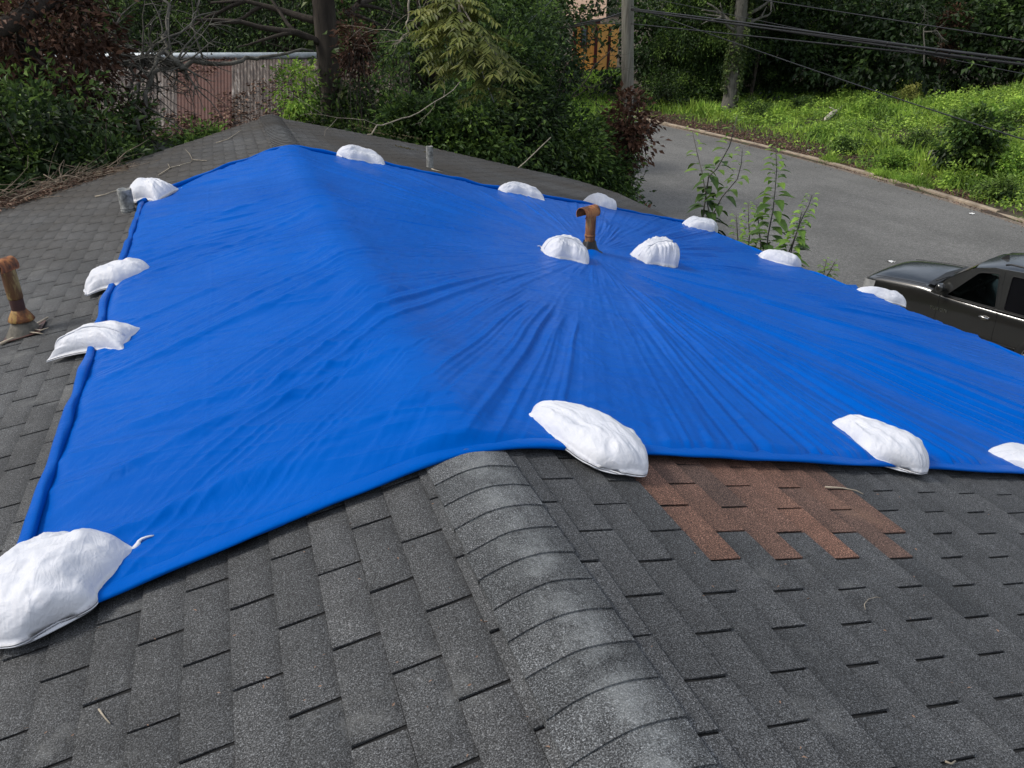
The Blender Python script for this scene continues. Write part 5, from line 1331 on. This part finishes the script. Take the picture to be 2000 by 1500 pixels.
car.rotation_euler = (-.055, 0, CH); car.scale = (.957, .957, 1.02); bpy.context.view_layer.update()
def cbuild(m, name, mat, smooth=True, parent=None, subd=0, crease=None):
    o = np_mesh(name, np.array(m.v), m.f, mat, None, smooth); o.parent = parent or car
    if subd: md = o.modifiers.new('subd', 'SUBSURF'); md.levels = subd; md.render_levels = subd
    return o
# lower body: lofted sections (x from the nose backwards, y half width, z)
def sec(x, w, zt, zs, zb=.38, crown=.04):
    return [(x, 0, zb), (x, w * .80, zb), (x, w * .95, zb + .06), (x, w * .985, zb + .25), (x, w, zs - .22), (x, w * .99, zs - .06), (x, w * .945, zs), (x, w * .86, zt - .012), (x, w * .55, zt + crown * .6), (x, 0, zt + crown)]
secs = [sec(.02, .70, .96, .90, .45, .01), sec(-.02, .80, 1.02, .96, .42, .02), sec(-.10, .90, 1.08, 1.02, .40, .03), sec(-.30, .965, 1.15, 1.085, .38, .05), sec(-.7, .99, 1.195, 1.13, .38, .06), sec(-1.1, 1.0, 1.235, 1.17, .38, .06), sec(-1.5, 1.0, 1.25, 1.20), sec(-1.75, 1.0, 1.22, 1.16), sec(-2.4, 1.0, 1.13, 1.12, .38, 0), sec(-3.2, 1.0, 1.12, 1.11, .38, 0), sec(-4.2, 1.0, 1.12, 1.11, .38, 0), sec(-4.9, .985, 1.12, 1.11, .4, 0), sec(-5.08, .95, 1.22, 1.18, .45, 0), sec(-5.14, .86, 1.1, 1.05, .5, 0)]
V = []; ring = []
for s in secs:
    full = s + [(p[0], -p[1], p[2]) for p in s[-2:0:-1]]; ring.append(len(full)); V += full
nr = ring[0]; F = [(i * nr + k, (i + 1) * nr + k, (i + 1) * nr + (k + 1) % nr, i * nr + (k + 1) % nr) for i in range(len(secs) - 1) for k in range(nr)]
F += [tuple(range(nr)), tuple((len(secs) - 1) * nr + k for k in range(nr - 1, -1, -1))]
m = MB(); m.add(V, F); body = cbuild(m, 'body', M['paint'], True, None, 2)
# wheel arches cut out
bpy.context.view_layer.update()
cut = MB()
for x in (-1.02, -3.97):
    n = 28
    for sg in (-1, 1):
        V = [(x + .47 * math.cos(2 * math.pi * k / n), sg * yy, .42 + .47 * math.sin(2 * math.pi * k / n)) for yy in (.72, 1.2) for k in range(n)]
        F = [(k, (k + 1) % n, n + (k + 1) % n, n + k) for k in range(n)] + [tuple(range(n - 1, -1, -1)), tuple(range(n, 2 * n))]
        if sg < 0: F = [f_[::-1] for f_ in F]
        cut.add(V, F)
co = cbuild(cut, 'cutter', None)
bm_ = body.modifiers.new('arch', 'BOOLEAN'); bm_.operation = 'DIFFERENCE'; bm_.object = co; bm_.solver = 'EXACT'
dg = bpy.context.evaluated_depsgraph_get(); me = bpy.data.meshes.new_from_object(body.evaluated_get(dg)); body.modifiers.clear(); body.data = me
me.polygons.foreach_set('use_smooth', [len(p.vertices) <= 4 or True for p in me.polygons])
bpy.data.objects.remove(co)
# wheels
for x in (-1.02, -3.97):
    for sg in (-1, 1):
        w = MB(); n = 32; prof = [(.10, .72), (.22, .74), (.30, .76), (.36, .78), (.395, .82), (.395, .95), (.37, .985), (.30, .99), (.24, .985)]
        V = [(x + r * math.cos(2 * math.pi * k / n), sg * yy, .40 + r * math.sin(2 * math.pi * k / n)) for r, yy in prof for k in range(n)]
        w.add(V, [(i * n + k, i * n + (k + 1) % n, (i + 1) * n + (k + 1) % n, (i + 1) * n + k) for i in range(len(prof) - 1) for k in range(n)])
        wo = cbuild(w, 'wheel', M['rubber']); q = MB()
        q.tube([(x, sg * .92, .40), (x, sg * .96, .40)], [.08, .07], 16)
        for k in range(6):
            a = k * math.pi / 3; q.tube([(x + .06 * math.cos(a), sg * .94, .4 + .06 * math.sin(a)), (x + .24 * math.cos(a), sg * .965, .4 + .24 * math.sin(a))], [.035, .03], 8)
        q.tube([(x + .24 * math.cos(2 * math.pi * k / 24), sg * .97, .4 + .24 * math.sin(2 * math.pi * k / 24)) for k in range(25)], .015, 6, False); cbuild(q, 'rim', M['rim'], True, wo)
# greenhouse side frames with window openings; y falls in from belt to roof rail
def gy_(z): return .968 - (z - 1.14) * .29
def side_panel(outer, holes, name, mat, th=.03, parent=None):
    for sg in (1, -1):
        bm = bmesh.new(); loops = []
        for lp in [outer] + holes:
            vs = [bm.verts.new((x, sg * gy_(z), z)) for x, z in lp]; es = [bm.edges.new((vs[i], vs[(i + 1) % len(vs)])) for i in range(len(vs))]; loops += es
        bmesh.ops.triangle_fill(bm, edges=loops, use_beauty=True)
        r = bmesh.ops.extrude_face_region(bm, geom=bm.faces[:]); 
        for v in r['geom']:
            if isinstance(v, bmesh.types.BMVert): v.co.y -= sg * th
        bmesh.ops.recalc_face_normals(bm, faces=bm.faces[:])
        me = bpy.data.meshes.new(name); bm.to_mesh(me); bm.free(); o = link_mesh(name, me, mat); o.parent = parent or car
def rounded(pts, r=.06, n=4):
    out = []; L = len(pts)
    for i in range(L):
        p = np.array(pts[i]); a = np.array(pts[i - 1]); b = np.array(pts[(i + 1) % L]); da = (a - p) / np.linalg.norm(a - p); db = (b - p) / np.linalg.norm(b - p)
        p0, p1 = p + da * r, p + db * r
        for k in range(n + 1):
            t = k / n; out.append(tuple((1 - t) ** 2 * p0 + 2 * t * (1 - t) * p + t * t * p1))
    return out
outer = [(-1.62, 1.12), (-1.9, 1.46), (-2.12, 1.63), (-2.38, 1.79), (-2.75, 1.875), (-3.4, 1.91), (-4.2, 1.90), (-4.75, 1.86), (-4.98, 1.55), (-5.04, 1.12)]
win1 = rounded([(-1.98, 1.155), (-2.48, 1.725), (-2.86, 1.79), (-3.02, 1.155)], .055)
win2 = rounded([(-3.17, 1.155), (-3.10, 1.80), (-3.88, 1.81), (-4.02, 1.155)], .055)
win3 = rounded([(-4.15, 1.155), (-4.05, 1.80), (-4.62, 1.78), (-4.82, 1.155)], .055)
side_panel(outer, [win1, win2, win3], 'side_frame', M['paint'])
for wn_, (wp_, mt) in enumerate(((win1, M['glass']), (win2, M['privacy']), (win3, M['privacy']))):
    for sg in (1, -1):
        m = MB(); V = [(x, sg * (gy_(z) - .014), z) for x, z in wp_] + [(x, sg * (gy_(z) - .020), z) for x, z in wp_]; n = len(wp_)
        m.add(V, [tuple(range(n)), tuple(range(2 * n - 1, n - 1, -1))] + [(k, n + k, n + (k + 1) % n, (k + 1) % n) for k in range(n)]); cbuild(m, 'side_window', mt, False)
        q = MB(); loop = [(x, sg * (gy_(z) + .001), z) for x, z in wp_]; q.tube(loop + loop[:1], .013, 5, False); cbuild(q, 'window_seal', M['rubber'])
# roof skin
rxs = [(-2.30, 1.775), (-2.6, 1.86), (-3.0, 1.915), (-3.6, 1.935), (-4.2, 1.925), (-4.8, 1.88)]; V = []
for (x, z) in rxs:
    zr = np.interp(-x, [2.12, 2.38, 2.75, 3.4, 4.2, 4.75], [1.63, 1.79, 1.875, 1.91, 1.90, 1.86]); w = gy_(zr) + .002
    for k in range(13):
        a = -1 + 2 * k / 12; V.append((x, a * w, zr + (z + .02 - zr) * (1 - abs(a) ** 3.5) + .001))
m = MB(); m.add(V, [(i * 13 + k, (i + 1) * 13 + k, (i + 1) * 13 + k + 1, i * 13 + k + 1) for i in range(5) for k in range(12)]); cbuild(m, 'roof', M['paint'], True, None, 1)
# windscreen and back glass
def glass_sheet(name, xa, za, wa, xb, zb, wb, mat, bow):
    V = []
    for i in range(6):
        t = i / 5
        for k in range(11):
            a = -1 + 2 * k / 10; V.append((xa + (xb - xa) * t + bow * (1 - a * a), a * (wa + (wb - wa) * t), za + (zb - za) * t + .03 * math.sin(t * math.pi)))
    m = MB(); m.add(V, grid_faces(6, 11).tolist()); return cbuild(m, name, mat)
glass_sheet('windscreen', -1.66, 1.262, .93, -2.34, 1.79, .76, M['privacy'], .06)
glass_sheet('rear_window', -5.03, 1.26, .9, -4.78, 1.87, .74, M['privacy'], 0)
# cowl and wipers
m = MB(); m.add([(-1.50, -.86, 1.262), (-1.46, 0, 1.302), (-1.50, .86, 1.262), (-1.70, .90, 1.272), (-1.64, 0, 1.312), (-1.70, -.90, 1.272)], [(0, 1, 4, 5), (1, 2, 3, 4)]); cbuild(m, 'cowl', M['blackplastic'], False)
for y0 in (.72, -.05):
    m = MB(); m.tube([(-1.60, y0, 1.31), (-1.72, y0 - .25, 1.365), (-1.70, y0 - .62, 1.36)], [.012, .010, .008], 6); cbuild(m, 'wiper', M['blackplastic'])
# bonnet shut line and power bulge
for sg in (1, -1):
    m = MB(); m.tube([(-.28, sg * .86, 1.135), (-.7, sg * .875, 1.18), (-1.1, sg * .885, 1.22), (-1.48, sg * .89, 1.24)], .006, 5); cbuild(m, 'bonnet_seam', M['rubber'])
    m = MB(); V = []
    for i, x in enumerate(np.linspace(-.02, -.36, 6)):
        for j, z in enumerate((.80, .90, 1.0)):
            V.append((x + .012, sg * (np.interp(-x, [0, .1, .36], [.83, .935, .992]) - .02 * j), z + (-x) * .12))
    m.add(V, [(i * 3 + j, (i + 1) * 3 + j, (i + 1) * 3 + j + 1, i * 3 + j + 1) for i in range(5) for j in range(2)]); cbuild(m, 'headlight', M['lamp'], False)
    m = MB(); m.box((-.12, sg * .93, .76), (.2, .06, .06)); cbuild(m, 'turn_signal', M['amber'], False)
m = MB(); m.box((.035, 0, .82), (.04, 1.2, .26)); cbuild(m, 'grille', M['blackplastic'], False)
m = MB(); m.box((.05, 0, .52), (.10, 1.66, .20)); cbuild(m, 'bumper', M['paint'], False)
# doors: shut lines, handle, mirror, belt trim, rails
for sg in (1, -1):
    sm = MB()
    for path in ([(-1.86, 1.21), (-1.88, .9), (-1.84, .5)], [(-3.06, 1.26), (-3.10, .9), (-3.10, .5)], [(-3.06, 1.26), (-2.98, 1.60), (-2.95, 1.85)], [(-4.08, 1.26), (-4.10, .9)], [(-1.86, .47), (-4.0, .47)]):
        pts = []
        for i in range(len(path) - 1):
            for t in np.linspace(0, 1, 6): pts.append(np.array(path[i]) * (1 - t) + np.array(path[i + 1]) * t)
        sm.tube([(x, sg * ((gy_(z) + .001) if z > 1.13 else np.interp(z, [.4, .63, 1.0, 1.18, 1.245], [.94, .985, .999, .988, .955])), z) for x, z in pts], .006, 5, False)
    cbuild(sm, 'door_seam', M['rubber'])
    m = MB(); m.tube([(x, sg * (.985), 1.135 + .0 * x) for x in np.linspace(-1.95, -4.9, 12)], .012, 6); cbuild(m, 'belt_trim', M['blackplastic'])
    for x in (-2.86, -3.86):
        m = MB(); m.tube([(x - .11, sg * 1.0, .93), (x - .09, sg * 1.03, .935), (x, sg * 1.04, .94), (x + .09, sg * 1.03, .935), (x + .11, sg * 1.0, .93)], [.012, .016, .017, .016, .012], 8); m.add([(x - .05, sg * 1.005, .88), (x + .05, sg * 1.005, .88), (x + .06, sg * 1.004, .92), (x - .06, sg * 1.004, .92)], [(0, 1, 2, 3)]); cbuild(m, 'door_handle', M['chrome'])
    m = MB(); n1 = 12; V = []
    for i in range(n1):
        ph = math.pi * i / (n1 - 1)
        for k in range(16):
            th = 2 * math.pi * k / 16; V.append((-1.90 + .085 * math.cos(ph) * 1.0, sg * (1.12 + .11 * max(.02, math.sin(ph)) * math.copysign(abs(math.cos(th)) ** .7, math.cos(th))), 1.32 + .105 * max(.02, math.sin(ph)) * math.copysign(abs(math.sin(th)) ** .7, math.sin(th))))
    m.add(V, [(i * 16 + k, i * 16 + (k + 1) % 16, (i + 1) * 16 + (k + 1) % 16, (i + 1) * 16 + k) for i in range(n1 - 1) for k in range(16)]); mo_ = cbuild(m, 'mirror', M['paint'])
    m = MB(); m.tube([(-1.90, sg * 1.05, 1.25), (-1.92, sg * .94, 1.26)], [.03, .04], 8); cbuild(m, 'mirror_arm', M['blackplastic'], True, mo_)
    m = MB(); m.tube([(-2.9, sg * .70, 1.955), (-3.0, sg * .70, 1.985), (-4.3, sg * .70, 1.985), (-4.5, sg * .70, 1.94)], .018, 8); cbuild(m, 'roof_rail', M['blackplastic'])
m = MB(); m.add([(-2.50, .012, 1.852), (-2.50, -.012, 1.852), (-2.66, .02, 1.885), (-2.66, -.02, 1.885), (-2.64, 0, 1.96), (-2.60, 0, 1.95)], [(0, 1, 5), (0, 5, 4, 2), (1, 3, 4, 5), (2, 4, 3)]); cbuild(m, 'antenna', M['blackplastic'], False)
# interior
m = MB(); m.box((-1.95, 0, 1.12), (.5, 1.6, .22)); cbuild(m, 'dashboard', M['interior'], False)
for y in (.42, -.42):
    m = MB(); m.box((-3.0, y, .95), (.5, .5, .18)); m.box((-3.22, y, 1.25), (.16, .5, .6)); m.box((-3.26, y, 1.62), (.1, .26, .2)); cbuild(m, 'seat', M['interior'], False)
m = MB(); c = np.array([-2.42, .42, 1.30]); nrm = np.array([-.9, 0, .42]); e1 = np.array([0, 1., 0]); e2 = np.cross(nrm, e1); e2 /= np.linalg.norm(e2)
m.tube([c + .185 * (e1 * math.cos(t) + e2 * math.sin(t)) for t in np.linspace(0, 2 * math.pi, 33)], .014, 6, False)
for t in (.2, 2.94, 4.7): m.tube([c, c + .185 * (e1 * math.cos(t) + e2 * math.sin(t))], .014, 6)
m.tube([c + [.0, 0, 0], c + [.4, 0, -.15]], .035, 8); cbuild(m, 'steering_wheel', M['blackplastic'])
m = MB(); m.box((-2.6, 0, .62), (3.2, 1.7, .04)); cbuild(m, 'cabin_floor', M['interior'], False)
# badge letters on the door
cu = bpy.data.curves.new('badge', 'FONT'); cu.body = 'YUKON'; cu.size = .10; cu.extrude = .004; cu.space_character = 1.15
to = bpy.data.objects.new('badge_text', cu); C.objects.link(to); bpy.context.view_layer.update()
me = bpy.data.meshes.new_from_object(to.evaluated_get(bpy.context.evaluated_depsgraph_get())); bpy.data.objects.remove(to)
bo = link_mesh('badge', me, M['chrome']); bo.parent = car
bo.matrix_basis = Matrix(((-1, 0, 0, -1.72), (0, 0, 1, 1.003), (0, 1, 0, .80), (0, 0, 0, 1)))
